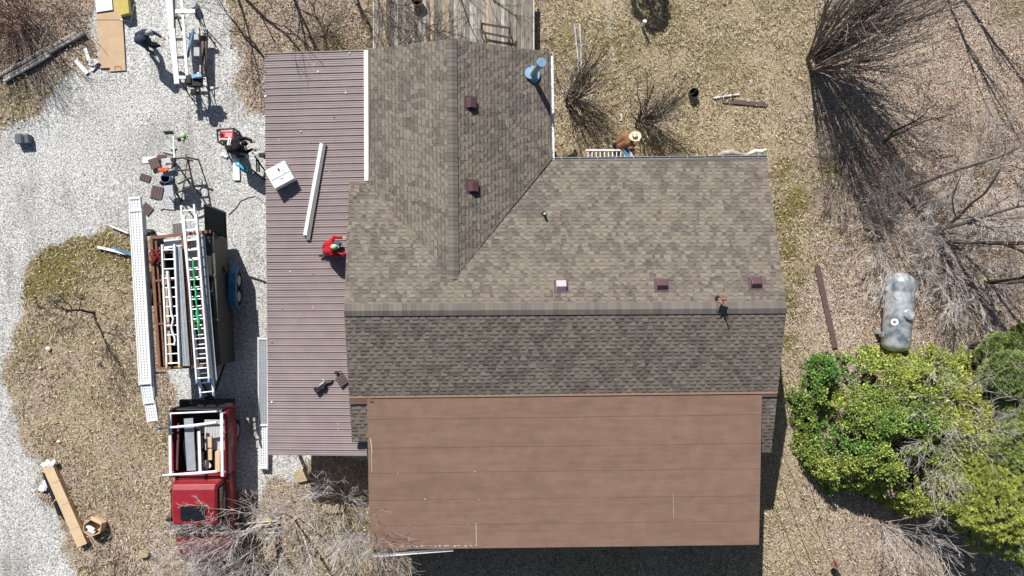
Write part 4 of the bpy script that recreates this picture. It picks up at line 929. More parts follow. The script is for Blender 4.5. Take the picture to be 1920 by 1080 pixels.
# fender, wheels
fx = P(435, 540, .75).x
mb = B(); ys_ = [P(0, 497, .5).y, P(0, 512, .7).y, P(0, 530, .78).y, P(0, 542, .74).y, P(0, 555, .78).y, P(0, 570, .7).y, P(0, 584, .45).y]; zs_ = [.45, .72, .82, .76, .82, .72, .42]
for i in range(6):
    a0, a1 = V(fx - .13, ys_[i], zs_[i]), V(fx + .13, ys_[i], zs_[i]); b0, b1 = V(fx - .11, ys_[i + 1], zs_[i + 1]), V(fx + .15, ys_[i + 1], zs_[i + 1])
    mb.quad(a0, b0, b1, a1); mb.quad(a1, b1, b1 + V(.01, 0, -.06), a1 + V(.01, 0, -.06)); mb.quad(a0 + V(0, 0, -.02), a1 + V(0, 0, -.02), b1 + V(0, 0, -.02), b0 + V(0, 0, -.02))
mb.build('fender', M['blue'], tra)
for xx in (fx, P(284, 540, .5).x - .0):
    for y in (ys_[1] - .25, ys_[5] + .25):
        o = B().tube([V(xx - .1, y, .34), V(xx + .1, y, .34)], .33, 22).build('wheel', M['rubber'], tra, bevel=.02); B().tube([V(xx + .09, y, .34), V(xx + .11, y, .34)], .18, 14).build('rim', M['ltgrey'], o)
mb = B(); mb.tube([flo(SEc, .5) + V(-.3, 0, 0), P(397, 752, .55)], .04, 8); mb.tube([flo(SWc, .5) + V(.5, 0, 0), P(397, 752, .55)], .04, 8); mb.box(P(397, 755, .58), (.12, .22, .1)); mb.cyl(P(397, 742, .1), .04, .75, 10); mb.build('tongue', M['dark'], tra)
mb = B()
for i in range(26):
    x = rr.uniform(398, 424); y = rr.uniform(480, 690); mb.box(P(x, y, .56 + rr.random() * .1), (rr.uniform(.05, .2), rr.uniform(.04, .16), .08), rz=rr.random() * 3)
# loose bits in the trailer
def ladder(label, a0, a1, z, wpx, n, foot=None, group='aluminium ladders on the trailer', th=.085, yaw=None):
    A = P(a0[0], a0[1], z); Bp = P(a1[0], a1[1], z); d = (Bp - A).normalized(); s = d.cross(V(0, 0, 1)).normalized(); w_ = wpx / 2 / F * (H - z)
    o = thing('ladder', (A + Bp) / 2, label, 'ladder', group)
    for sg in (-1, 1):
        mb = B(); c = s * sg * w_
        mb.bar(A + c, Bp + c, .028, th)
        for h in (-th / 2, th / 2): mb.bar(A + c - s * sg * .014 + V(0, 0, h), Bp + c - s * sg * .014 + V(0, 0, h), .05, .008)
        rl_ = mb.build('rail', M['alu'], o)
        if foot: B().bar(Bp + c - d * .1, Bp + c + d * .04, .045, th + .02).build('foot', M[foot], rl_)
    for i in range(n):
        p = A.lerp(Bp, (i + .6) / n); B().tube([p + s * w_, p - s * w_], .019, 8).build('rung', M['alu'], o)
    return o
ladder('shorter aluminium ladder with yellow feet over the middle of the trailer', (316, 458), (325, 688), 2.15, 24, 13, 'yellow')
ladder('long aluminium extension ladder holding a green rope on the trailer', (357, 402), (381, 716), 2.4, 24, 17, 'blue')
ladder('aluminium ladder section under the long one, sticking out toward the pickup', (352, 384), (389, 742), 2.24, 25, 20, 'blue')
mb = B(); mb.bar(P(303 + 29, 462, 2.02), P(347, 686, 2.02), .26, .1)
for i in range(4): mb.bar(P(325 + i * 5, 466, 2.075), P(340 + i * 5, 686, 2.075), .03, .02)
one('stacked_planks', mb, 'alu_dull', 'shaded blue-grey metal planks between the two ladder stacks', 'planks')  # blue-grey colour paints in the shade on the stacked edges
mb = B(); mb.bar(P(375, 440, 2.08), P(399, 715, 2.08), .24, .14)
for i in range(4): mb.bar(P(368 + i * 5, 440, 2.16), P(391 + i * 5, 712, 2.16), .03, .02)
one('stacked_planks', mb, 'alu_dull', 'metal planks right of the long extension ladder, coloured blue-grey as in shade', 'planks')  # shade on the sides of the stack is put into this colour
gr = [P(361 + 13 * (i / 16) + .8 * math.sin(i * 2.1), 486 + 9.2 * i, 2.47 + .02 * math.sin(i)) for i in range(17)]
one('green_rope', B().tube(gr, [.028] * 10 + [.02, .05, .045, .05, .03, .015, .01], 6), 'green', 'bright green rope lying along the long ladder', 'rope')
one('white_rope', B().tube([P(314 + i * .75 + (2.5 * math.sin(i * 1.3) if i > 10 else 0), 508 + i * 8.2, 2.22) for i in range(18)], [.05] * 9 + [.035] * 9, 6), 'white', 'off-white strap lying along the shorter ladder', 'strap')
mb = B()
for i in range(14): mb.tube([P(292 + rr.uniform(-12, 14), 480 + rr.uniform(-14, 16), 1.98 + rr.random() * .1) for _ in range(4)], .02, 5)
one('red_strap', mb, 'redrope', 'tangled dark red strap draped over the trailer rim', 'strap')
for i, (x, y, sx, sy, m, lb) in enumerate([(316, 470, .3, .12, 'black', 'small black drill by the white liner at the trailer rear'), (352, 455, .14, .1, 'orange', 'orange tool at the rear of the trailer between the ladders'), (330, 700 - 18, .2, .2, 'ltgrey', 'grey can under the yellow ladder feet'), (420, 505, .16, .2, 'rust', 'rusty lump by the blue fender inside the trailer'), (407, 560, .15, .35, 'ltgrey', 'grey scrap at the right of the trailer floor')]):
    mb = B(); c = P(x, y, 1.0 if i in (2, 3, 4) else 1.72); mb.box(c, (sx, sy, .1), rz=.3); mb.cyl(c + V(.03, .02, .03), .04, .09, 10); one('hand_tool' if i < 2 else 'scrap_piece', mb, m, lb, 'tool' if i < 2 else 'scrap')
# walkboards
def walkboard(label, secs, zs, group='telescoping aluminium walkboards', shade=None):
    mper = M['perf']
    a, b_ = secs[0][0], secs[-1][1]; o = thing('walkboard', P((a[0] + b_[0]) / 2, (a[1] + b_[1]) / 2, zs), label, 'walkboard', group)
    for k, (p, q, wd) in enumerate(secs):
        z = zs - k * .025; A = P(p[0], p[1], z); Bp = P(q[0], q[1], z); d = (Bp - A).normalized(); s = d.cross(V(0, 0, 1)).normalized(); w_ = wd / 2 / F * (H - z)
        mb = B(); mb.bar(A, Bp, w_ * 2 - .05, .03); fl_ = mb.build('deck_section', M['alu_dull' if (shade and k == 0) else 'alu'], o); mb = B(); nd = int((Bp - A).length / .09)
        for i in range(3):
            c = s * w_ * (-.5 + i * .5)
            for q in range(nd): pp = A.lerp(Bp, (q + .5) / nd) + c + V(0, 0, .0175); mb.bar(pp - d * .025, pp + d * .025, .025, .004)
        mb.build('perforations', mper, fl_)['kind'] = 'stuff'
        for sg in (-1, 1): B().bar(A + s * sg * w_ + V(0, 0, -.03), Bp + s * sg * w_ + V(0, 0, -.03), .035, .13).build('side_rail', M['alu'], o)
        mb = B(); mb.bar(A - s * w_ + d * .06 + V(0, 0, .02), A + s * w_ + d * .06 + V(0, 0, .02), .05, .05); mb.build('end_bar', M['alu'], o); mb = B(); mb.bar(Bp - s * w_ - d * .06 + V(0, 0, .02), Bp + s * w_ - d * .06 + V(0, 0, .02), .06, .05); mb.build('end_bar', M['alu'], o)
    return o
walkboard('long white telescoping walkboard carried along the left side of the trailer', [((254, 392), (273, 722), 21), ((252.5, 369), (254.5, 400), 19), ((274, 715), (280, 758), 18), ((281, 752), (287, 791), 18)], 2.15)
B().bar(P(264, 400, 1.62), P(284, 740, 1.62), .1, .2).build('x', M['alu_dull'], None)
bpy.data.objects.remove(bpy.data.objects['x'])
one('walkboard_side_shade', B().bar(P(266, 398, 2.0), P(288, 745, 2.0), .16, .2), 'alu_dull', 'grey bar standing for the shaded right side of the long walkboard', 'bundle')  # added bar, its dull grey imitates the walkboard side facing away from the sun
for x, y in ((262, 450), (278, 690)):
    pass
mb = B()
for t in (.12, .5, .88):
    a = V(lerp(P(263, 400, 1.9).x, P(284, 740, 1.9).x, t), lerp(P(263, 400, 1.9).y, P(284, 740, 1.9).y, t), 1.88); mb.bar(a + V(-.3, 0, 0), a + V(.5, 0, 0), .06, .05)
mb.build('outrigger', M['dark'], tra)
walkboard('second walkboard lying along the foot of the mauve roof edge', [((493, 632), (494, 800), 17), ((494, 795), (494, 880), 14)], .22, shade=1)  # duller upper deck section paints in the shade lying on it
one('level_tool', B().bar(P(183, 463, .12), P(243, 477, .12), .09, .06), 'white', 'white and blue bar lying on the gravel left of the trailer', 'bar')
one('blue_bar', B().bar(P(212, 464, .14), P(250, 479, .2), .07, .05), 'blue', 'blue bar crossing the white one left of the trailer', 'bar')
one('white_strip', B().bar(P(208, 424, .1), P(240, 437, .14), .05, .05), 'white', 'thin white strip left of the walkboard tip', 'strip')
one('black_bag', B().ball(P(281, 436, .25), .16, 12, 8, (1.3, .8, .8)), 'black', 'black bag beside the rear left trailer corner', 'bag', smooth=True)
one('white_strip', B().bar(P(290, 437, .2), P(318, 442, .2), .08, .04), 'white', 'white strip on the gravel behind the trailer rim', 'strip')

# ================================================================== GRAVEL AREA OBJECTS
def offcut(px, py, w_, h_, rz, n, m, label, group='slatted brown offcuts on the gravel', z=.03):
    o = thing('siding_offcut', P(px, py, .01), label, 'offcut', group); mb = B(); M3 = Matrix.Rotation(rz, 3, 'Z')
    for i in range(n):
        c = P(px, py, z + .01) + M3 @ V((i - (n - 1) / 2) * w_ / n, 0, 0); mb.box(c, (w_ / n - .014, h_, .022), M3=M3); 
    mb.box(P(px, py, z), (w_ - .01, h_ - .004, .01), M3=M3); mb.build('slats', M[m], o); return o
offcut(294, 361, .42, .46, -.2, 4, 'brown_trim', 'largest dark brown slatted offcut, left of the metal saw frame')
offcut(272, 333, .38, .24, -.3, 4, 'brown_trim', 'small dark offcut farthest left of the saw frame')
offcut(275, 392, .38, .34, -.7, 4, 'brown_trim', 'dark offcut touching the upper walkboard tip', )
offcut(289, 306, .36, .36, .35, 3, 'brown_trim', 'dark offcut next to the orange saw on top of a white scrap', z=.12)
offcut(303, 296, .3, .22, .1, 3, 'brown_trim', 'small brown offcut above the orange saw')
offcut(319, 384, .34, .34, 1.5, 4, 'ltgrey', 'pale grey slatted offcut under the blue bucket')
offcut(303, 384, .2, .3, .3, 3, 'ltgrey', 'faint grey offcut between the dark ones')
offcut(333, 430, .36, .42, .05, 4, 'grey', 'grey slatted offcut against the trailer rear')
offcut(319, 273, .2, .42, .75, 3, 'ltgrey', 'grey slatted offcut under the thin white pole')
offcut(316, 283, .18, .4, 1.3, 2, 'ltgrey', 'narrow grey offcut crossing the pole')
# miter saw station
ss = thing('saw_stand', P(340, 345, 0), 'black tubular folding saw stand in the middle of the gravel', 'saw stand')
mb = B()
def leg(a, b_, r_=.03): mb.tube([a, b_], r_, 8)
top = {k: P(*v, .8) for k, v in dict(a=(322, 298), b=(352, 295), c=(362, 350), d=(330, 362)).items()}
leg(top['a'], top['b']); leg(top['b'], top['c']); leg(top['c'], top['d']); leg(top['d'], top['a'])
leg(P(332, 320, .8), P(358, 318, .8)); leg(P(334, 345, .8), P(360, 332, .8))
for k, (x, y) in (('a', (335, 312)), ('b', (372, 300)), ('c', (375, 365)), ('d', (340, 378))): leg(top[k], P(x, y, .02), .028)
leg(top['a'], P(375, 365, .02), .015); leg(top['b'], P(340, 378, .02), .015); leg(P(344, 296, .84), P(361, 302, .84), .035)
mb.build('frame', M['dark'], ss)
sw = thing('miter_saw', P(318, 322, .8), 'orange and black power saw on the black folding stand', 'saw')
mb = B(); mb.box(P(320, 321, .86), (.5, .34, .06)); mb.box(P(323, 305, .9), (.5, .04, .12)); mb.build('table', M['ltgrey'], sw)
mb = B(); mb.box(P(307, 318, .98), (.34, .12, .12), rz=.1); mb.ball(P(313, 320, 1.02), .1, 12, 8, (1.2, .8, .8)); mb.build('motor_housing', M['orange'], sw, bevel=.01)
mb = B(); mb.tube([P(322, 318, 1.02), P(323, 321, 1.02)], .14, 20); mb.build('blade', M['alu_dull'], sw)
mb = B(); mb.tube([P(322, 300, .85), P(326, 308, 1.1), P(322, 316, 1.12), P(312, 322, 1.1)], [.035, .04, .04, .03], 8); mb.box(P(327, 304, .95), (.1, .3, .1)); mb.build('handle', M['black'], sw)
one('white_pole', B().bar(P(325, 256, .5), P(327, 298, .82), .035, .035), 'white', 'thin white pole sticking out from the saw stand', 'pole')
one('sample_board', B().box(P(312, 303, .84), (.3, .24, .03), rz=.2), 'ltgrey', 'pale square piece lying on the saw table', 'board')
one('white_scrap', B().box(P(281, 300, .02), (.5, .2, .02), rz=.1), 'white', 'white flat scrap under the dark offcut by the orange saw', 'scrap')
bk = thing('blue_bucket', P(317, 340, 0), 'small blue bucket in the shade of the saw stand', 'bucket')
mb = B(); c = P(318, 337, .0); mb.tube([c, c + V(0, 0, .35), c + V(0, 0, .35), c + V(0, 0, .06)], [.13, .16, .145, .12], 18); mb.build('pail', M['blue'], bk)
mb = B(); mb.tube([c + V(.16 * math.cos(t), .05 + .1 * math.sin(t), .35 + .06 * math.sin(t)) for t in np.linspace(0, math.pi, 9)], .008, 5); mb.build('handle', M['ltgrey'], bk)
one('black_gloves', (lambda mb: mb.ball(P(304, 342, .04), .09, 10, 6, (1.2, .8, .5)).ball(P(310, 344, .04), .08, 10, 6, (1, .9, .5)))(B()), 'black', 'black gloves dropped on the gravel left of the blue bucket', 'gloves', smooth=True)
one('grey_stool', (lambda mb: mb.box(P(317, 358, .4), (.3, .4, .03), rz=.1).bar(P(316, 350, .02), P(316, 352, .4), .03, .03, up=V(0, 1, 0)).bar(P(326, 350, .02), P(322, 352, .4), .03, .03, up=V(0, 1, 0)).bar(P(317, 368, .02), P(315, 366, .4), .03, .03, up=V(0, 1, 0)).bar(P(328, 368, .02), P(323, 366, .4), .03, .03, up=V(0, 1, 0)))(B()), 'alu_dull', 'grey metal step stool below the blue bucket', 'stool')
one('extension_cable', B().tube([P(*q, .02) for q in ((372, 330), (378, 338), (379, 348), (374, 358))], .012, 5), 'black', 'short curved black cable right of the saw stand', 'cable')
one('extension_cable', B().tube([P(*q, .02) for q in ((428, 402), (440, 392), (452, 376), (466, 370), (478, 368), (490, 376), (500, 385))], .013, 5), 'grey', 'long grey cable running from the trailer gate to the mauve roof', 'cable')
one('metal_t_bar', B().bar(P(306, 247, .05), P(324, 246, .05), .04, .04), 'dark', 'small dark bar on the gravel at the end of the white pole', 'bar')
one('safety_gloves', (lambda mb: mb.ball(P(342, 254, .04), .1, 10, 6, (1, 1, .5)).ball(P(343, 260, .03), .05, 8, 5, (1, 1.4, .5)))(B()), 'greencap', 'pale yellow work gloves lying on the gravel', 'gloves', smooth=True)
one('stone', B().ball(P(334, 259, .05), .07, 8, 6, (1.1, .8, .7)), 'grey', 'dark grey lump beside the yellow gloves', 'stone', smooth=True)
rk = random.Random(9)
# generator
gp_ = thing('generator', P(424, 268, 0), 'portable generator with red top in a black frame', 'generator')
GZ = .62
mb = B(); c4 = [P(407, 243, GZ), P(438, 241, GZ), P(440, 264, GZ), P(409, 266, GZ)]
for i in range(4): mb.tube([c4[i], c4[(i + 1) % 4]], .03, 8); mb.tube([c4[i], flo(c4[i], .02)], .03, 8); mb.tube([flo(c4[i], .06), flo(c4[(i + 1) % 4], .06)], .03, 8)
mb.build('frame', M['dark'], gp_)
cc = (c4[0] + c4[2]) / 2
mb = B(); mb.box(V(cc.x, cc.y, .3), (.5, .36, .46)); mb.build('engine', M['black'], gp_, bevel=.03)
mb = B(); mb.box(V(cc.x + .03, cc.y, .58), (.46, .32, .09)); o = mb.build('fuel_tank', M['redtop'], gp_, bevel=.03)
B().box(V(cc.x + .1, cc.y + .01, .632), (.24, .14, .012)).build('badge', mat('pink_badge', (.8, .3, .3), .5, var=.1), o)
B().cyl(V(cc.x - .14, cc.y + .02, .62), .05, .05, 14).build('fuel_cap', M['black'], gp_)
B().bar(V(cc.x - .2, cc.y - .14, .63), V(cc.x + .22, cc.y - .14, .63), .035, .02).build('handle_strip', M['white'], gp_)
one('white_board', B().bar(P(442, 284, .04), P(444, 338, .04), .22, .03), 'white', 'white board lying on the gravel below the man in black', 'board')
lv = thing('spirit_level', P(455, 314, .05), 'turquoise bar lying beside the white board', 'bar'); B().bar(P(442, 305, .08), P(467, 322, .08), .1, .05).build('body', M['cyan'], lv)
for t in (.15, .85): B().box(P(442, 305, .11).lerp(P(467, 322, .11), t), (.07, .05, .012), rz=-.6).build('vial', M['white'], lv)
one('white_scrap', B().box(P(420, 291, .03), (.25, .1, .03), rz=-.5), 'white', 'crumpled white scrap below the generator', 'scrap')
# second saw table by the roof edge
st = thing('saw_table', P(496, 290, 0), 'grey saw table with black folding legs at the edge of the mauve roof', 'saw table')
mb = B(); mb.box(P(489, 275, .9), (.55, .42, .03), rz=.5); mb.box(P(478, 272, .93), (.3, .3, .02), rz=.2); mb.build('top', M['ltgrey'], st)
mb = B()
for i in range(5): mb.bar(P(481 + i * 3.5, 282, .925), P(489 + i * 3.5, 264, .925), .015, .02)
mb.build('top_ribs', M['white'], st)
mb = B()
for a, b_ in (((497, 256, 1.0), (506, 268, .95)), ((498, 258, .95), (513, 277, .6)), ((500, 282, .9), (514, 308, .1)), ((478, 293, .85), (500, 325, .1)), ((472, 318, .1), (500, 340, .05)), ((481, 300, .8), (482, 322, .3)), ((485, 300, .8), (486, 322, .3)), ((503, 262, .9), (503, 290, .8))): mb.tube([P(*a), P(*b_)], .03, 8)
mb.build('legs', M['black'], st)
mb = B(); mb.tube([P(497, 290, 1.0), P(503, 292, 1.0)], .15, 18); mb.box(P(492, 291, 1.0), (.22, .14, .14)); mb.build('saw_motor', M['dark'], st)
mb = B(); mb.tube([P(474, 286, .95), P(482, 290, .98), P(486, 296, .95)], .04, 8); mb.build('hose', M['ltgrey'], st)
# carton on the mauve roof
cz = 2.27
ctn = thing('white_carton', P(528, 330, cz), 'white carton with a taped lid standing on the mauve metal roof', 'box')
mb = B(); mb.box(P(527, 329, cz + .2), (.72, .66, .36), rz=.5); mb.build('box', M['white'], ctn, bevel=.01)
c = P(527, 329, cz + .385); M3 = Matrix.Rotation(.5, 3, 'Z'); mb = B(); mb.box(c, (.7, .035, .006), M3=M3); mb.build('tape', mat('tape', (.42, .5, .46), .4), ctn)
mb = B(); mb.box(c + M3 @ V(.02, .2, 0), (.05, .1, .006), M3=M3); mb.box(c + M3 @ V(.12, .13, 0), (.02, .03, .006), M3=M3); mb.box(c + M3 @ V(.14, .05, 0), (.02, .03, .006), M3=M3); mb.box(c + M3 @ V(-.02, -.1, 0), (.1, .015, .006), M3=M3); mb.build('printed_marks', M['black'], ctn)
# strips on the mauve roof
def zroof(px, py): return lerp(zw, ze, (px - 498) / 190) + .03
one('trim_length', B().bar(P(603, 269, zroof(603, 0) + .05), P(572, 441, zroof(572, 0) + .05), .11, .07), 'white', 'long white trim length lying aslant on the mauve roof', 'trim', )
one('trim_length', B().bar(P(608, 270, zroof(608, 0) + .04), P(577.5, 450, zroof(577, 0) + .04), .13, .06), 'grey', 'dark grey trim length lying against the white one on the mauve roof', 'trim')
# tools lower on the metal roof
tb = thing('tool_belt', P(605, 722, 2.4), 'black tool belt dropped on the mauve roof', 'tool belt')
mb = B(); mb.tube([P(x, y, 2.46) for x, y in ((595, 735), (600, 727), (606, 722), (614, 718), (621, 716), (624, 712))], [.04, .05, .04, .05, .04, .02], 8); mb.build('strap', M['black'], tb)
mb = B(); mb.box(P(596, 731, 2.48), (.2, .16, .12), rz=.6); mb.box(P(605, 724, 2.5), (.16, .2, .14), rz=-.4); mb.ball(P(591, 728, 2.5), .06, 10, 6); mb.build('pouch', M['dark'], tb, bevel=.02)
mb = B(); mb.box(P(603, 719, 2.56), (.16, .05, .03), rz=.6); mb.box(P(606, 712, 2.5), (.1, .03, .03), rz=-.9); mb.build('buckle', M['ltgrey'], tb)
one('work_glove', (lambda mb: mb.ball(P(631, 699, 2.55), .07, 10, 6, (1.1, .9, .6)).box(P(638, 697, 2.55), (.1, .03, .03), rz=.4))(B()), 'dark', 'dark glove beside the striped offcut on the mauve roof', 'glove')
offcut(641, 713, .34, .32, .6 + 1.57, 4, 'brown_trim', 'mauve slatted offcut at the right edge of the mauve roof', group=None, z=2.56)
for o in COL.objects:
    if o.name.startswith('siding_offcut') and abs(o.location.z - .01) < .001 and o.get('label', '').startswith('mauve'): pass

# ---------------------------------------------------------------- siding brake (upper left)
br = thing('siding_brake', P(345, 80, 0), 'long white sheet metal bending brake on folding legs', 'bending brake')
ZB = .95
mb = B(); mb.bar(P(318, -12, ZB), P(332, 157, ZB), .17, .07); mb.bar(P(311, -12, ZB), P(325, 120, ZB), .05, .05); mb.build('clamp_bar', M['white'], br)
mb = B(); mb.bar(P(326, -12, ZB + .05), P(329, 118, ZB - .03), .05, .05); mb.build('hinge', M['dark'], br)
mb = B(); mb.bar(P(340, -12, ZB), P(351, 143, ZB), .09, .05); mb.build('rear_rail', M['white'], br)
mb = B(); 
for y in (34, 74, 108, 145): mb.bar(P(325, y, ZB - .04), P(347, y - .5, ZB - .04), .08, .05)
mb.build('cross_arm', M['dark'], br)
mb = B(); mb.bar(P(329, 22, ZB + .03), P(366, 21, ZB + .03), .12, .06); mb.build('top_bar', M['white'], br)
mb = B()
for a, b_ in (((330, 22, .9), (341, 58, .05)), ((366, 20, .9), (378, 50, .05)), ((366, 20, .9), (382, 50, .05)), ((377, 20, .85), (385, 52, .05)), ((334, 145, .9), (356, 180, .05)), ((346, 143, .9), (352, 175, .05)), ((382, 120, .6), (392, 165, .05)), ((331, 30, .5), (342, 58, .4)), ((374, 52, .5), (380, 145, .5)), ((389, 55, .3), (389, 140, .3))): mb.tube([P(*a), P(*b_)], .02, 8)
mb.build('folding_legs', M['dark'], br)
one('trim_piece', B().bar(P(362, 54, .8), P(352, 108, .8), .06, .04), 'blue', 'pale blue metal strip leaning inside the bending brake', 'strip')
one('brown_board', B().bar(P(382, 66, .3), P(382, 139, .3), .2, .03), 'brown_trim', 'brown board lying along the right side of the bending brake', 'board')
one('white_bucket', B().cyl(P(366, 12, .0) , .13, .3, 16, .15), 'ltgrey', 'pale bucket at the upper end of the bending brake', 'bucket')
one('grey_carton', B().box(P(370, 72, .12), (.26, .24, .22)), 'ltgrey', 'grey carton under the bending brake, upper one', 'box')
one('grey_carton', B().box(P(369, 98, .12), (.26, .32, .22)), 'ltgrey', 'grey carton under the bending brake, lower one', 'box')
cu = thing('sheet_cutter', P(368, 155, 0), 'black cutter machine with a pale blue cover at the lower end of the bending brake', 'machine')
mb = B(); mb.box(P(366, 152, .85), (.5, .42, .2)); mb.tube([P(366, 168, .75), P(366, 178, .75)], .15, 14); mb.box(P(355, 150, .9), (.2, .3, .2)); mb.bar(P(346, 146, .9), P(386, 148, .9), .05, .05); mb.build('body', M['black'], cu, bevel=.03)
mb = B(); mb.box(P(369, 143, 1.0), (.34, .14, .08), rz=.1); mb.ball(P(372, 144, 1.05), .09, 10, 6, (1.5, .7, .6)); mb.build('cover', mat('pale_blue_cover', (.2, .38, .6), .5, var=.1), cu, bevel=.01)
mb = B(); mb.ball(P(372, 138, 1.0), .05, 10, 6); mb.ball(P(371, 170, .92), .03, 8, 6); mb.box(P(342, 145, .98), (.24, .1, .05)); mb.build('knobs', M['white'], cu)
mb = B()
for x, y in ((357, 158), (378, 158), (357, 176), (378, 176)): p = P(x, y, .7); mb.tube([p, V(p.x + (x - 367) * .006, p.y, .02)], .02, 8)
mb.build('stand_legs', M['dark'], cu)

# cardboard sheets etc.
fc = thing('cardboard_sheet', P(206, 70, 0), 'long tan cardboard sheet lying flat on the gravel', 'cardboard')
mb = B(); pts = [P(177, -20, .05), P(218, -20, .05), P(229, 25, .04), P(235.5, 132, .03), P(206, 134, .035), P(206, 128, .035), P(188, 129, .03)]
mb.slab(pts[::-1], .015); mb.build('sheet', M['cardboard'], fc)
mb = B(); mb.bar(P(178, 37, .052), P(226, 37, .052), .008, .006); mb.bar(P(187, 128, .046), P(206, 127, .046), .02, .006); mb.bar(P(200, 134, .04), P(206, 130, .045), .02, .004)
for a, b_ in (((215, 125), (215, 132)), ((215, 125), (226, 124)), ((226, 124), (227, 132))): mb.bar(P(*a, .046), P(*b_, .046), .01, .004)
mb.build('creases', M['rust'], fc)
one('white_sheet', B().slab([P(178, -20, .09), P(180, 23, .09), P(211, 18, .1), P(208, -20, .1)], .03), 'white', 'white panel lying on the upper end of the cardboard sheet', 'panel')
one('insulation_board', B().slab([P(210, -20, .3), P(219, 22, .3), P(226, 28, .3), P(242, 24, .3), P(238, -20, .3)], .22), 'yellow', 'thick yellow insulation board next to the white panel', 'insulation board')
one('white_tube', B().bar(P(225, 37, .05), P(244, 40, .05), .03, .03), 'white', 'thin white rod beside the cardboard, lower one', 'rod')
one('white_tube', B().bar(P(245, 40, .05), P(251, 8, .05), .03, .03), 'white', 'thin white rod beside the yellow board', 'rod')
for (a, b_, wd, lb) in (((160, 91), (167, 113), .12, 'short white siding scrap left of the cardboard'), ((142, 113), (164, 138), .14, 'longest white siding scrap near the cardboard'), ((172, 132), (180, 122), .1, 'smallest white siding scrap by the cardboard corner')): one('siding_scrap', B().bar(P(*a, .05), P(*b_, .05), wd, .05), 'white', lb, 'scrap')
one('plastic_wrap', (lambda mb: [mb.box(P(175 + rr.uniform(-6, 8), 115 + rr.uniform(-6, 6), .06 + rr.random() * .06), (.16, .12, .01), rz=rr.random() * 3, rx=rr.uniform(-.7, .7)) for _ in range(9)] and mb)(B()), 'ltgrey', 'crumpled clear plastic beside the cardboard sheet', 'plastic')
gb = thing('grey_toolbox', P(46, 262, 0), 'small dark grey two-lidded case alone on the gravel', 'case')
B().box(P(38, 261, .14), (.24, .34, .26), rz=.05).build('left_half', M['pipe'] if 0 else mat('slate_plastic', (.1, .125, .15), .5), gb, bevel=.02)
B().box(P(51, 261, .14), (.22, .32, .24), rz=.05).build('right_half', mat('slate_plastic', (.1, .125, .15)), gb, bevel=.02); B().bar(P(44.5, 256, .24), P(45, 268, .24), .06, .05).build('handle', M['black'], gb)
# old weathered poles top-left
PG = 'weathered planks lying in the top left corner'
for (a, b_, wd, lb) in (((-8, 146), (146, 62), .16, 'upper weathered plank in the top left corner'), ((8, 148), (158, 62), .15, 'middle weathered plank in the top left corner'), ((8, 152), (95, 103), .13, 'lowest and shortest weathered plank in the top left corner')):
    A, Bq = P(*a, .1), P(*b_, .12); mb = B(); n = 9; pts = [A.lerp(Bq, i / n) + V(0, rr.uniform(-.012, .012), 0) for i in range(n + 1)]; mb.tube(pts, [wd / 2 * rr.uniform(.85, 1.1) for _ in pts], 7); one('weathered_plank', mb, 'driftwood' if 'lowest' in lb else 'oldwood', lb, 'plank', PG)
one('broken_branch', B().tube([P(75, 92, .1), P(80, 78, .2), P(89, 58, .45)], [.06, .05, .04], 7), 'oldwood', 'short broken branch leaning on the weathered planks', 'branch')
# bottom-left cardboard box, tube and open carton
lb_ = thing('long_cardboard_box', P(125, 945, 0), 'long slim cardboard box lying on the dry grass', 'box')
mb = B(); mb.bar(P(92, 873, .12), P(157, 1021, .12), .36, .2); mb.build('box', M['cardboard2'], lb_)
mb = B()
for t in (.2, .48, .78): p = P(92, 873, .224).lerp(P(157, 1021, .224), t); mb.box(p, (.35, .012, .005), rz=.41)
mb.build('folds', M['cardboard'], lb_)
mb = B()
for i in range(10): mb.box(P(90 + rr.uniform(-10, 12), 869 + rr.uniform(-5, 4), .16 + rr.random() * .1), (.16, .1, .02), rz=rr.random() * 3, rx=rr.uniform(-.5, .5))
mb.build('torn_end', M['white'], lb_)
one('black_tube', B().tube([P(84, 885, .1), P(114, 966, .1)], .085, 14), 'black', 'black tube lying along the left side of the long cardboard box', 'tube', smooth=False)
one('white_bag', (lambda mb: [mb.box(P(82 + rr.uniform(-5, 4), 912 + rr.uniform(-7, 6), .05 + rr.random() * .06), (.2, .2, .012), rz=rr.random() * 3, rx=rr.uniform(-.5, .5)) for _ in range(7)] and mb)(B()), 'white', 'white plastic sheet left of the black tube', 'plastic')
oc = thing('open_carton', P(172, 990, 0), 'open cardboard carton holding white rolls at the end of the long box', 'box')
q = [P(157, 984, .38), P(170, 974, .38), P(190, 984, .38), P(187, 999, .38), P(170, 1006, .38), P(156, 996, .38)]
mb = B()
for i in range(6):
    a, b_ = q[i], q[(i + 1) % 6]; mb.bar(flo(a, .2), flo(b_, .2), .02, .38)
mb.quad(flo(q[1], .385), flo(q[2], .385), flo(q[2], .36) + V(.02, .1, 0), flo(q[1], .36) + V(.02, .12, 0)); mb.build('walls', M['cardboard2'], oc)
mb = B(); mb.slab([flo(p, .03) for p in q][::-1], .02); mb.build('bottom', M['cardboard'], oc)
mb = B(); mb.tube([P(162, 985, .25), P(176, 994, .28)], .07, 12); mb.tube([P(166, 993, .3), P(177, 999, .3)], .06, 12); o = mb.build('x', M['white'], None); o.name = 'paper_roll'; tag(o, 'white rolls lying inside the open carton', 'rolls'); rebase(o)
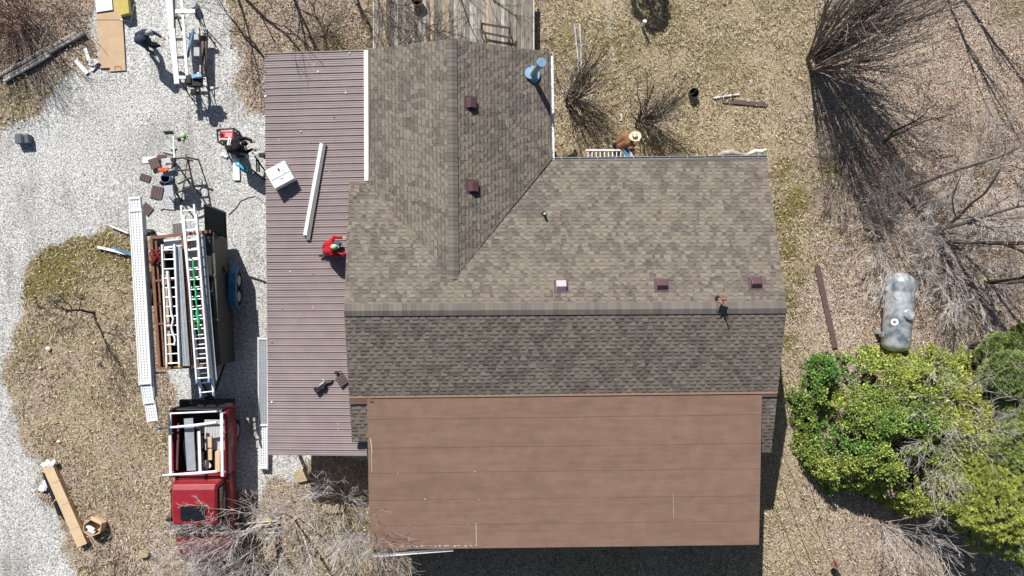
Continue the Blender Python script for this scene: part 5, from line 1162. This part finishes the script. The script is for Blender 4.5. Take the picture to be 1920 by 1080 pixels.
for i, (x, y, s_, lb) in enumerate(((110, 828, .06, 'small white scrap above the long cardboard box'), (90, 654, .08, 'pale stone low on the dry island'), (75, 690, .05, 'small pale stone under the island sapling shadow'), (122, 581, .05, 'pale stone left of the island sapling'), (134, 998, .05, 'small white stone beside the open carton'))): one('stone', B().ball(P(x, y, .03), s_, 8, 6, (1.3, 1, .6)), 'driftwood', lb, 'stone')
for (x, y, sx, sy, lb) in ((625, 957, .75, .24, 'long flat tan stone in the weeds beside the flat roof'), (565, 893, .55, .5, 'square tan flagstone below the mauve roof corner'), (268, 1040, .35, .3, 'tan stone near the bottom edge left of the pickup'), (500, 980, .3, .4, 'tan stone hidden among pale twigs')):
    mb = B(); mb.slab([P(x, y, .12) + V(math.cos(t) * sx / 2 * (1 if i % 2 else 1.2), math.sin(t) * sy / 2 * (1.1 if i % 2 else .95), 0) for i, t in enumerate((.5, 1.3, 2.5, 3.6, 4.4, 5.7))], .14); one('flat_stone', mb, 'stone', lb, 'stone')
# right side: boards, tank, pots
one('brown_board', B().bar(P(1355, 188.5, .05), P(1440, 196.5, .05), .16, .03), 'brown_trim', 'short dark brown board on the lawn right of the shrubs', 'board')
one('brown_board', B().bar(P(1532, 498, .08), P(1566, 652, .05), .2, .03), 'brown_trim', 'long dark brown board on the leaves between house and tank', 'board')
one('white_pipe', B().tube([P(1338, 184, .05), P(1386, 177, .05)], .035, 10), 'white', 'white plastic pipe above the short brown board', 'pipe')
po = thing('black_pot', P(1297, 178, 0), 'black plastic pot alone on the lawn', 'pot'); mb = B(); c = P(1297, 178, 0); mb.tube([c, c + V(0, 0, .3), c + V(0, 0, .3), c + V(0, 0, .1)], [.14, .18, .16, .13], 16); mb.build('pot', M['black'], po)
wp = thing('white_post', P(1202, 50, 0), 'short white capped post on the lawn', 'post'); c = P(1203, 50, 0); B().cyl(c, .055, .52, 14).build('post', M['white'], wp); B().cyl(c + V(0, 0, .52), .075, .05, 14, .06).build('cap', M['white'], wp)
one('metal_conduit', B().tube([P(1077, 45, .06), P(1083, 100, .06), P(1085, 135, .06)], .03, 8), 'ltgrey', 'left grey pipe lying beside the low dark shrub', 'pipe')
one('metal_conduit', B().tube([P(1087, 45, .06), P(1090, 100, .06), P(1091, 138, .06)], .035, 8), 'ltgrey', 'right grey pipe lying beside the low dark shrub', 'pipe')
one('yellow_toy', (lambda mb: mb.box(P(1138, 197, .05), (.14, .05, .05), rz=-.4).box(P(1142, 201, .05), (.05, .14, .05), rz=-.4))(B()), 'yellow', 'small yellow object between the two leafless shrubs', 'object')
one('white_scrap', B().bar(P(1165, 214, .04), P(1165, 226, .04), .06, .03), 'white', 'tiny white scrap left of the vase shaped shrub', 'scrap')
# barkless logs by the eave
LG = thing('driftwood_log', P(1368, 290, 0), 'grey weathered log lying against the house below the eave', 'log')
B().tube([P(1346, 291, .8), P(1356, 287.5, .85), P(1372, 286.5, .85), P(1384, 289, .8), P(1398, 292, .75)], [.04, .1, .12, .09, .03], 10).build('wood', M['oldwood'], LG)
LG = thing('driftwood_branch', P(1418, 288, 0), 'pale cream barkless branch beside the grey log at the eave corner', 'log')
mb = B(); mb.tube([P(1397, 293, .6), P(1406, 288, .8), P(1417, 283.5, .85), P(1426, 285, .85), P(1437, 280.5, .85)], [.05, .07, .09, .09, .05], 9); mb.tube([P(1420, 284, .85), P(1424, 291, .8), P(1432, 296, .75)], [.08, .09, .07], 9); mb.build('wood', M['driftwood'], LG)
# propane tank
tk = thing('propane_tank', P(1685, 585, 0), 'silver horizontal gas tank in the leaves beside the green bushes', 'tank')
A, Bq = P(1688, 530, .78), P(1680, 642, .78); d = (Bq - A).normalized(); rad = .5; pts = []; rs = []
for i in range(7): t = math.pi / 2 * i / 6; pts.append(A - d * (.36 * math.cos(t))); rs.append(max(.01, rad * math.sin(t)))
for i in range(1, 7): t = math.pi / 2 * i / 6; pts.append(Bq + d * (.36 * math.sin(t))); rs.append(max(.01, rad * math.cos(t)))
body = B().tube(pts, rs, 36).build('shell', M['galv'], tk, smooth=True)
s_ = d.cross(V(0, 0, 1)).normalized()
B().cyl(P(1702, 590, 1.24), .19, .13, 20, .17).build('valve_dome', M['galv'], tk, smooth=False)
lb = mat('white_decal', (.75, .76, .74), .5, var=.05)
cdec = A.lerp(Bq, .68); rt = -s_ if s_.x > 0 else s_
def on_tank(t, ang, r_=rad + .006): c = A.lerp(Bq, t); return c + (rt * math.sin(ang) + V(0, 0, 1) * math.cos(ang)) * r_
def decal(t, ang, rad_, m, nm, lift=0):
    mb = B(); vs = [on_tank(t + rad_ * math.sin(a) / 2.25, ang + rad_ * math.cos(a) / rad, rad + .006 + lift) for a in np.linspace(0, 2 * math.pi, 17)[:-1]]; mb.add(vs, [tuple(range(16))]); f = mb.build(nm, m, tk)
    if f.data.polygons[0].normal.z < 0: f.data.flip_normals()
decal(.66, .72, .13, lb, 'round_decal'); decal(.66, .72, .05, M['rust'], 'decal_symbol', .004)
decal(.93, -.35, .03, M['white'], 'small_label')
for t in (.15, .85):
    c = A.lerp(Bq, t); mb = B()
    for sg in (-1, 1): mb.box(V(c.x + sg * .33, c.y, .17), (.14, .1, .36))
    mb.build('support_leg', M['galv'], tk)
for t in (.12, .88): c = on_tank(t, 1.5, rad + .03); B().box(c, (.08, .16, .12)).build('lifting_lug', M['galv'], tk)
# wires from the house to the stake
sk = thing('wire_stake', P(1565, 1065, 0), 'dark stake with a round brown cap where the wire meets the ground', 'stake'); c = P(1562, 1068, 0); B().cyl(c, .05, .5, 10).build('stake', M['dark'], sk); B().tube([P(1566, 1058, .45), P(1567, 1059, .52)], .13, 16).build('cap', M['rust'], sk)
def wire(a, b_, sag, label):
    pts = [a.lerp(b_, t) - V(0, 0, sag * 4 * t * (1 - t)) for t in np.linspace(0, 1, 16)]; one('overhead_wire', B().tube(pts, .011, 5, False), 'black', label, 'wire')
wire(P(1460, 705, 2.9), c + V(0, 0, .5), .25, 'thin dark wire from the house gable down to the stake')
wire(P(1447, 850, 2.3), P(1532, 1085, 1.6), .1, 'thin dark wire leaving the rear shingled corner')
# stick bits in the rear shade
one('white_stick', B().bar(P(1217, 1023, 1.6), P(1260, 1033, 1.4), .025, .02), 'ltgrey', 'thin pale stick poking out under the rear eave', 'stick')
one('white_stick', B().bar(P(1199, 1051, .1), P(1208, 1080, .1), .03, .02), 'ltgrey', 'thin pale stick lying in the rear shade', 'stick')
# stage ladder under the north eave
ladder('aluminium ladder laid flat under the eave where the man in the straw hat works', (1098, 294), (1190, 294), .95, 26, 12, None, None)
st2 = thing('paint_tray', P(1186, 288, 1.0), 'white and red panel at the eave right of the man in the straw hat', 'panel'); B().box(P(1186, 289, 1.15), (.17, .4, .03)).build('panel', M['ltgrey'], st2); B().box(P(1185, 281, 1.175), (.12, .08, .02)).build('red_mark', M['redtop'], st2)
one('blue_board', B().box(P(1176, 288, 1.1), (.16, .46, .03), rz=.25), 'blue', 'blue-grey board beside the man in the straw hat', 'board')

# ================================================================== PEOPLE
def remesh(o, vox, sm=2):
    m = o.modifiers.new('r', 'REMESH'); m.mode = 'VOXEL'; m.voxel_size = vox; m.use_smooth_shade = True
    if sm: s = o.modifiers.new('s', 'SMOOTH'); s.iterations = sm; s.factor = .5
def person(label, loc, rz, J, top, bottom, shoes, extra=None, grp='workers around the house'):
    o = thing('person', loc, label, 'person', grp); M3 = Matrix.Rotation(rz, 3, 'Z'); L = Vector(loc)
    j = {k: L + M3 @ Vector(v) for k, v in J.items()}
    def limb(mb, a, b_, r0, r1, n=12):
        mb.tube([a, b_], [r0, r1], n); mb.ball(a, r0, n, 8); mb.ball(b_, r1, n, 8)
    mb = B()
    limb(mb, j['pelvis'], j['chest'], .13, .15); limb(mb, j['chest'], j['neck'], .13, .06); limb(mb, j['neck'], j['head'], .055, .07)
    fw = (M3 @ Vector(J['face'])).normalized(); side = M3 @ V(0, 1, 0); upv = fw.cross(side); upv = upv if upv.z > -.2 else -upv
    H3 = Matrix((fw, side, upv)).transposed()
    mb.ball(j['head'], .1, 16, 12, (1.0, .78, 1.16), M3=H3)
    mb.tube([j['head'] + H3 @ V(.09, 0, .01), j['head'] + H3 @ V(.125, 0, -.02)], [.01, .017], 8)          # nose
    for sg in (-1, 1): mb.ball(j['head'] + H3 @ V(0, sg * .082, 0), .028, 8, 6, (.7, .35, 1.1), M3=H3)         # ears
    mb.ball(j['head'] + H3 @ V(.085, 0, -.055), .022, 8, 6, (.5, 1.3, .5), M3=H3)
    for s_ in 'LR':
        sg = 1 if s_ == 'L' else -1
        limb(mb, j['sh' + s_], j['el' + s_], .048, .04); limb(mb, j['el' + s_], j['ha' + s_], .038, .026); limb(mb, j['chest'], j['sh' + s_], .1, .05)
        limb(mb, j['hip' + s_], j['kn' + s_], .078, .055); limb(mb, j['kn' + s_], j['an' + s_], .05, .036); limb(mb, j['pelvis'], j['hip' + s_], .1, .08)
        hd = (j['ha' + s_] - j['el' + s_]).normalized(); hs = hd.cross(V(0, 0, 1)); hs = hs.normalized() if hs.length > .1 else side; hn = hs.cross(hd)
        w0 = j['ha' + s_]; palm = w0 + hd * .085
        for q in (-1.2, 0, 1.2): limb(mb, w0 + hs * q * .012, palm + hs * q * .022, .017, .015, 8)
        for q, ln in zip((-1.5, -.5, .5, 1.5), (.062, .078, .084, .07)):
            b0 = palm + hs * q * .021; b1 = b0 + hd * ln * .55 - V(0, 0, .012); b2 = b1 + hd * ln * .35 - V(0, 0, .03); limb(mb, b0, b1, .0095, .0085, 7); limb(mb, b1, b2, .0085, .007, 7)
        t0 = w0 + hd * .03 + hs * -sg * .025; t1 = t0 + hd * .035 - hs * sg * .035; limb(mb, t0, t1, .012, .01, 7); limb(mb, t1, t1 + hd * .03 - V(0, 0, .01), .01, .008, 7)
    ob = mb.build('body', M['skin'], o); remesh(ob, .008, 2)
    mb = B()
    for sg in (-1, 1): mb.ball(j['head'] + H3 @ V(.088, sg * .033, .02), .013, 8, 6)
    mb.build('eyes', M['black'], o)
    mb = B()                                                                          # top
    w2 = M3 @ V(0, .07, 0)
    for off in (-1, 1): limb(mb, j['pelvis'] + w2 * off * 1.0 + V(0, 0, .02), j['chest'] + w2 * off * 1.4, .15, .165)
    limb(mb, j['chest'], j['neck'], .16, .075)
    for s_ in 'LR': limb(mb, j['chest'], j['sh' + s_], .13, .085); limb(mb, j['sh' + s_], j['el' + s_], .078, .064); limb(mb, j['el' + s_], j['ha' + s_].lerp(j['el' + s_], .1), .062, .048)
    t = mb.build('jacket' if 'shirt' not in label else 'shirt', M[top], o); remesh(t, .014, 3)
    mb = B()
    for s_ in 'LR': limb(mb, j['pelvis'], j['hip' + s_], .14, .115); limb(mb, j['hip' + s_], j['kn' + s_], .11, .08); limb(mb, j['kn' + s_], j['an' + s_], .078, .062)
    t = mb.build('trousers', M[bottom], o); remesh(t, .014, 2)
    for s_ in 'LR':
        mb = B(); tdir = (j['to' + s_] - j['an' + s_]); limb(mb, j['an' + s_] - V(0, 0, .03), j['to' + s_], .05, .042); t = mb.build('boot', M[shoes], o); remesh(t, .012, 1)
    return o, j, H3
BEND = dict(pelvis=(0, 0, .92), chest=(.30, 0, 1.2), neck=(.44, 0, 1.27), head=(.57, 0, 1.3), face=(.5, 0, -.8), shL=(.36, .19, 1.2), shR=(.36, -.19, 1.2), elL=(.55, .24, 1.0), elR=(.55, -.24, 1.0), haL=(.76, .15, .97), haR=(.76, -.15, .97),
            hipL=(0, .1, .88), hipR=(0, -.1, .88), knL=(.1, .14, .48), knR=(.06, -.14, .48), anL=(-.02, .15, .1), anR=(-.06, -.15, .1), toL=(.16, .17, .045), toR=(.12, -.17, .045))
def cap(o, j, H3, m, brim=True, m2=None):
    mb = B(); c = j['head'] + H3 @ V(0, 0, .035); mb.ball(c, .105, 18, 10, (1.06, .88, .95), M3=H3); 
    hat = mb.build('cap', M[m], o, smooth=True)
    if brim: mb = B(); mb.add([c + H3 @ V(.08 + .1 * math.sin(t) * 1, .075 * math.cos(t), -.0 - .02 * math.sin(t)) for t in np.linspace(0, math.pi, 9)] + [c + H3 @ V(.08 + .1 * math.sin(t), .075 * math.cos(t), -.012 - .02 * math.sin(t)) for t in np.linspace(0, math.pi, 9)], [tuple(range(8, -1, -1)), tuple(range(9, 18))] + [(i, i + 1, 10 + i, 9 + i) for i in range(8)]); mb.build('peak', M[m2 or m], hat)
    return hat
# man at the brake
J1 = dict(BEND); J1.update(head=(.5, .12, 1.34), neck=(.4, .05, 1.28))
o, j, H3 = person('man in dark navy work clothes and grey cap leaning over the white bending brake', P(284, 86, .0) + V(-.0, -.05, 0), -.15, J1, 'navy', 'navy', 'black'); cap(o, j, H3, 'greyhat')
# man in black at the saw table
J3 = dict(BEND); o, j, H3 = person('man in a black hooded jacket bending over the saw table beside the generator', P(452, 291, 0) + V(-.05, .1, 0), .12, J3, 'blackcloth', 'blackcloth', 'black'); cap(o, j, H3, 'blackcloth')
M3 = Matrix.Rotation(.12 + 1.25, 3, 'Z'); mb = B(); mb.box(j['chest'] + V(-.22, .1, .155), (.3, .05, .006), M3=M3); mb.box(j['chest'] + V(-.15, .08, .17), (.26, .03, .006), M3=M3); mb.build('back_print', M['white'], o)
# man in red shirt kneeling on the metal roof
J4 = dict(pelvis=(0, 0, .34), chest=(.16, .02, .66), neck=(.25, .03, .78), head=(.33, .02, .88), face=(.8, 0, -.6), shL=(.2, .2, .7), shR=(.2, -.18, .7), elL=(.3, .36, .6), elR=(.42, -.22, .5), haL=(.56, .32, .6), haR=(.66, -.16, .4),
          hipL=(.02, .11, .32), hipR=(.02, -.11, .32), knL=(.38, .16, .2), knR=(.34, -.2, .11), anL=(.1, .16, .1), anR=(-.14, -.17, .1), toL=(.26, .17, .05), toR=(-.3, -.18, .06))
o, j, H3 = person('man in a red shirt and pale green cap kneeling on the mauve metal roof', P(617, 468, 2.45) + V(0, 0, -.02), .05, J4, 'redcloth', 'denim', 'dark'); cap(o, j, H3, 'greencap', m2='white')
# man in the straw hat
J5 = dict(BEND); J5.update(head=(.42, 0, 1.5), neck=(.33, 0, 1.4), face=(.8, 0, -.6), chest=(.22, 0, 1.26), shL=(.26, .19, 1.3), shR=(.26, -.19, 1.3), elL=(.4, .24, 1.05), elR=(.42, -.24, 1.05), haL=(.62, .15, 1.05), haR=(.6, -.15, 1.0))
o, j, H3 = person('man in a wide straw hat and brown jacket standing at the north eave', P(1147, 284, 0) + V(.12, .1, 0), .35, J5, 'tancloth', 'denim', 'dark')
c = j['head'] + V(0, 0, .07); mb = B()
rngs = [(.0, .12), (.062, .125), (.085, .105), (.092, .03), (.13, .01), (.215, .03), (.22, .038)]
k = 28; vs = []; fs = []
for r_, z in rngs:
    for i in range(k): a = 2 * math.pi * i / k; vs.append(c + V(r_ * math.cos(a) * 1.0, r_ * math.sin(a) * .86, z + (.02 * abs(math.sin(a)) if r_ > .15 else 0) - (.03 if (r_ < .07 and abs(math.sin(a)) < .5) else 0)))
for q_ in range(len(rngs) - 1):
    for i in range(k): fs.append((q_ * k + i, (q_ + 1) * k + i, (q_ + 1) * k + (i + 1) % k, q_ * k + (i + 1) % k))
mb.add(vs, fs); hat = mb.build('straw_hat', M['straw'], o, smooth=True); mb = B(); mb.tube([c + V(.094 * math.cos(a), .094 * .86 * math.sin(a), .045) for a in np.linspace(0, 2 * math.pi, 25)], .012, 6, False); mb.build('hat_band', M['dark'], hat)

# ================================================================== LITTER ON ROOFS
def litter(name, quadpts, n, label, seed, pal):
    r = random.Random(seed); mb = B(); a, b_, c, d = quadpts
    for i in range(n):
        u, v = r.random(), r.random(); p = a.lerp(b_, u).lerp(d.lerp(c, u), v) + V(0, 0, .035); q = r.uniform(0, 6.28); L = r.uniform(.015, .05); W = L * r.uniform(.3, .8); col = pal[r.randrange(len(pal))]
        e = V(math.cos(q) * L, math.sin(q) * L, r.uniform(-.005, .01)); f = V(-math.sin(q) * W, math.cos(q) * W, r.uniform(0, .01)); mb.add([p - e, p + f, p + e, p - f], [(3, 2, 1, 0)], col)
    o = mb.build(name, M['leaf'], None); tag(o, label, 'leaf litter', kind='stuff'); return rebase(o)
litter('roof_litter', (c00, c01, c11, c10), 34, 'small pale leaf bits and chips scattered on the mauve metal roof', 3, [(.6, .55, .5), (.75, .73, .7), (.3, .2, .13)])
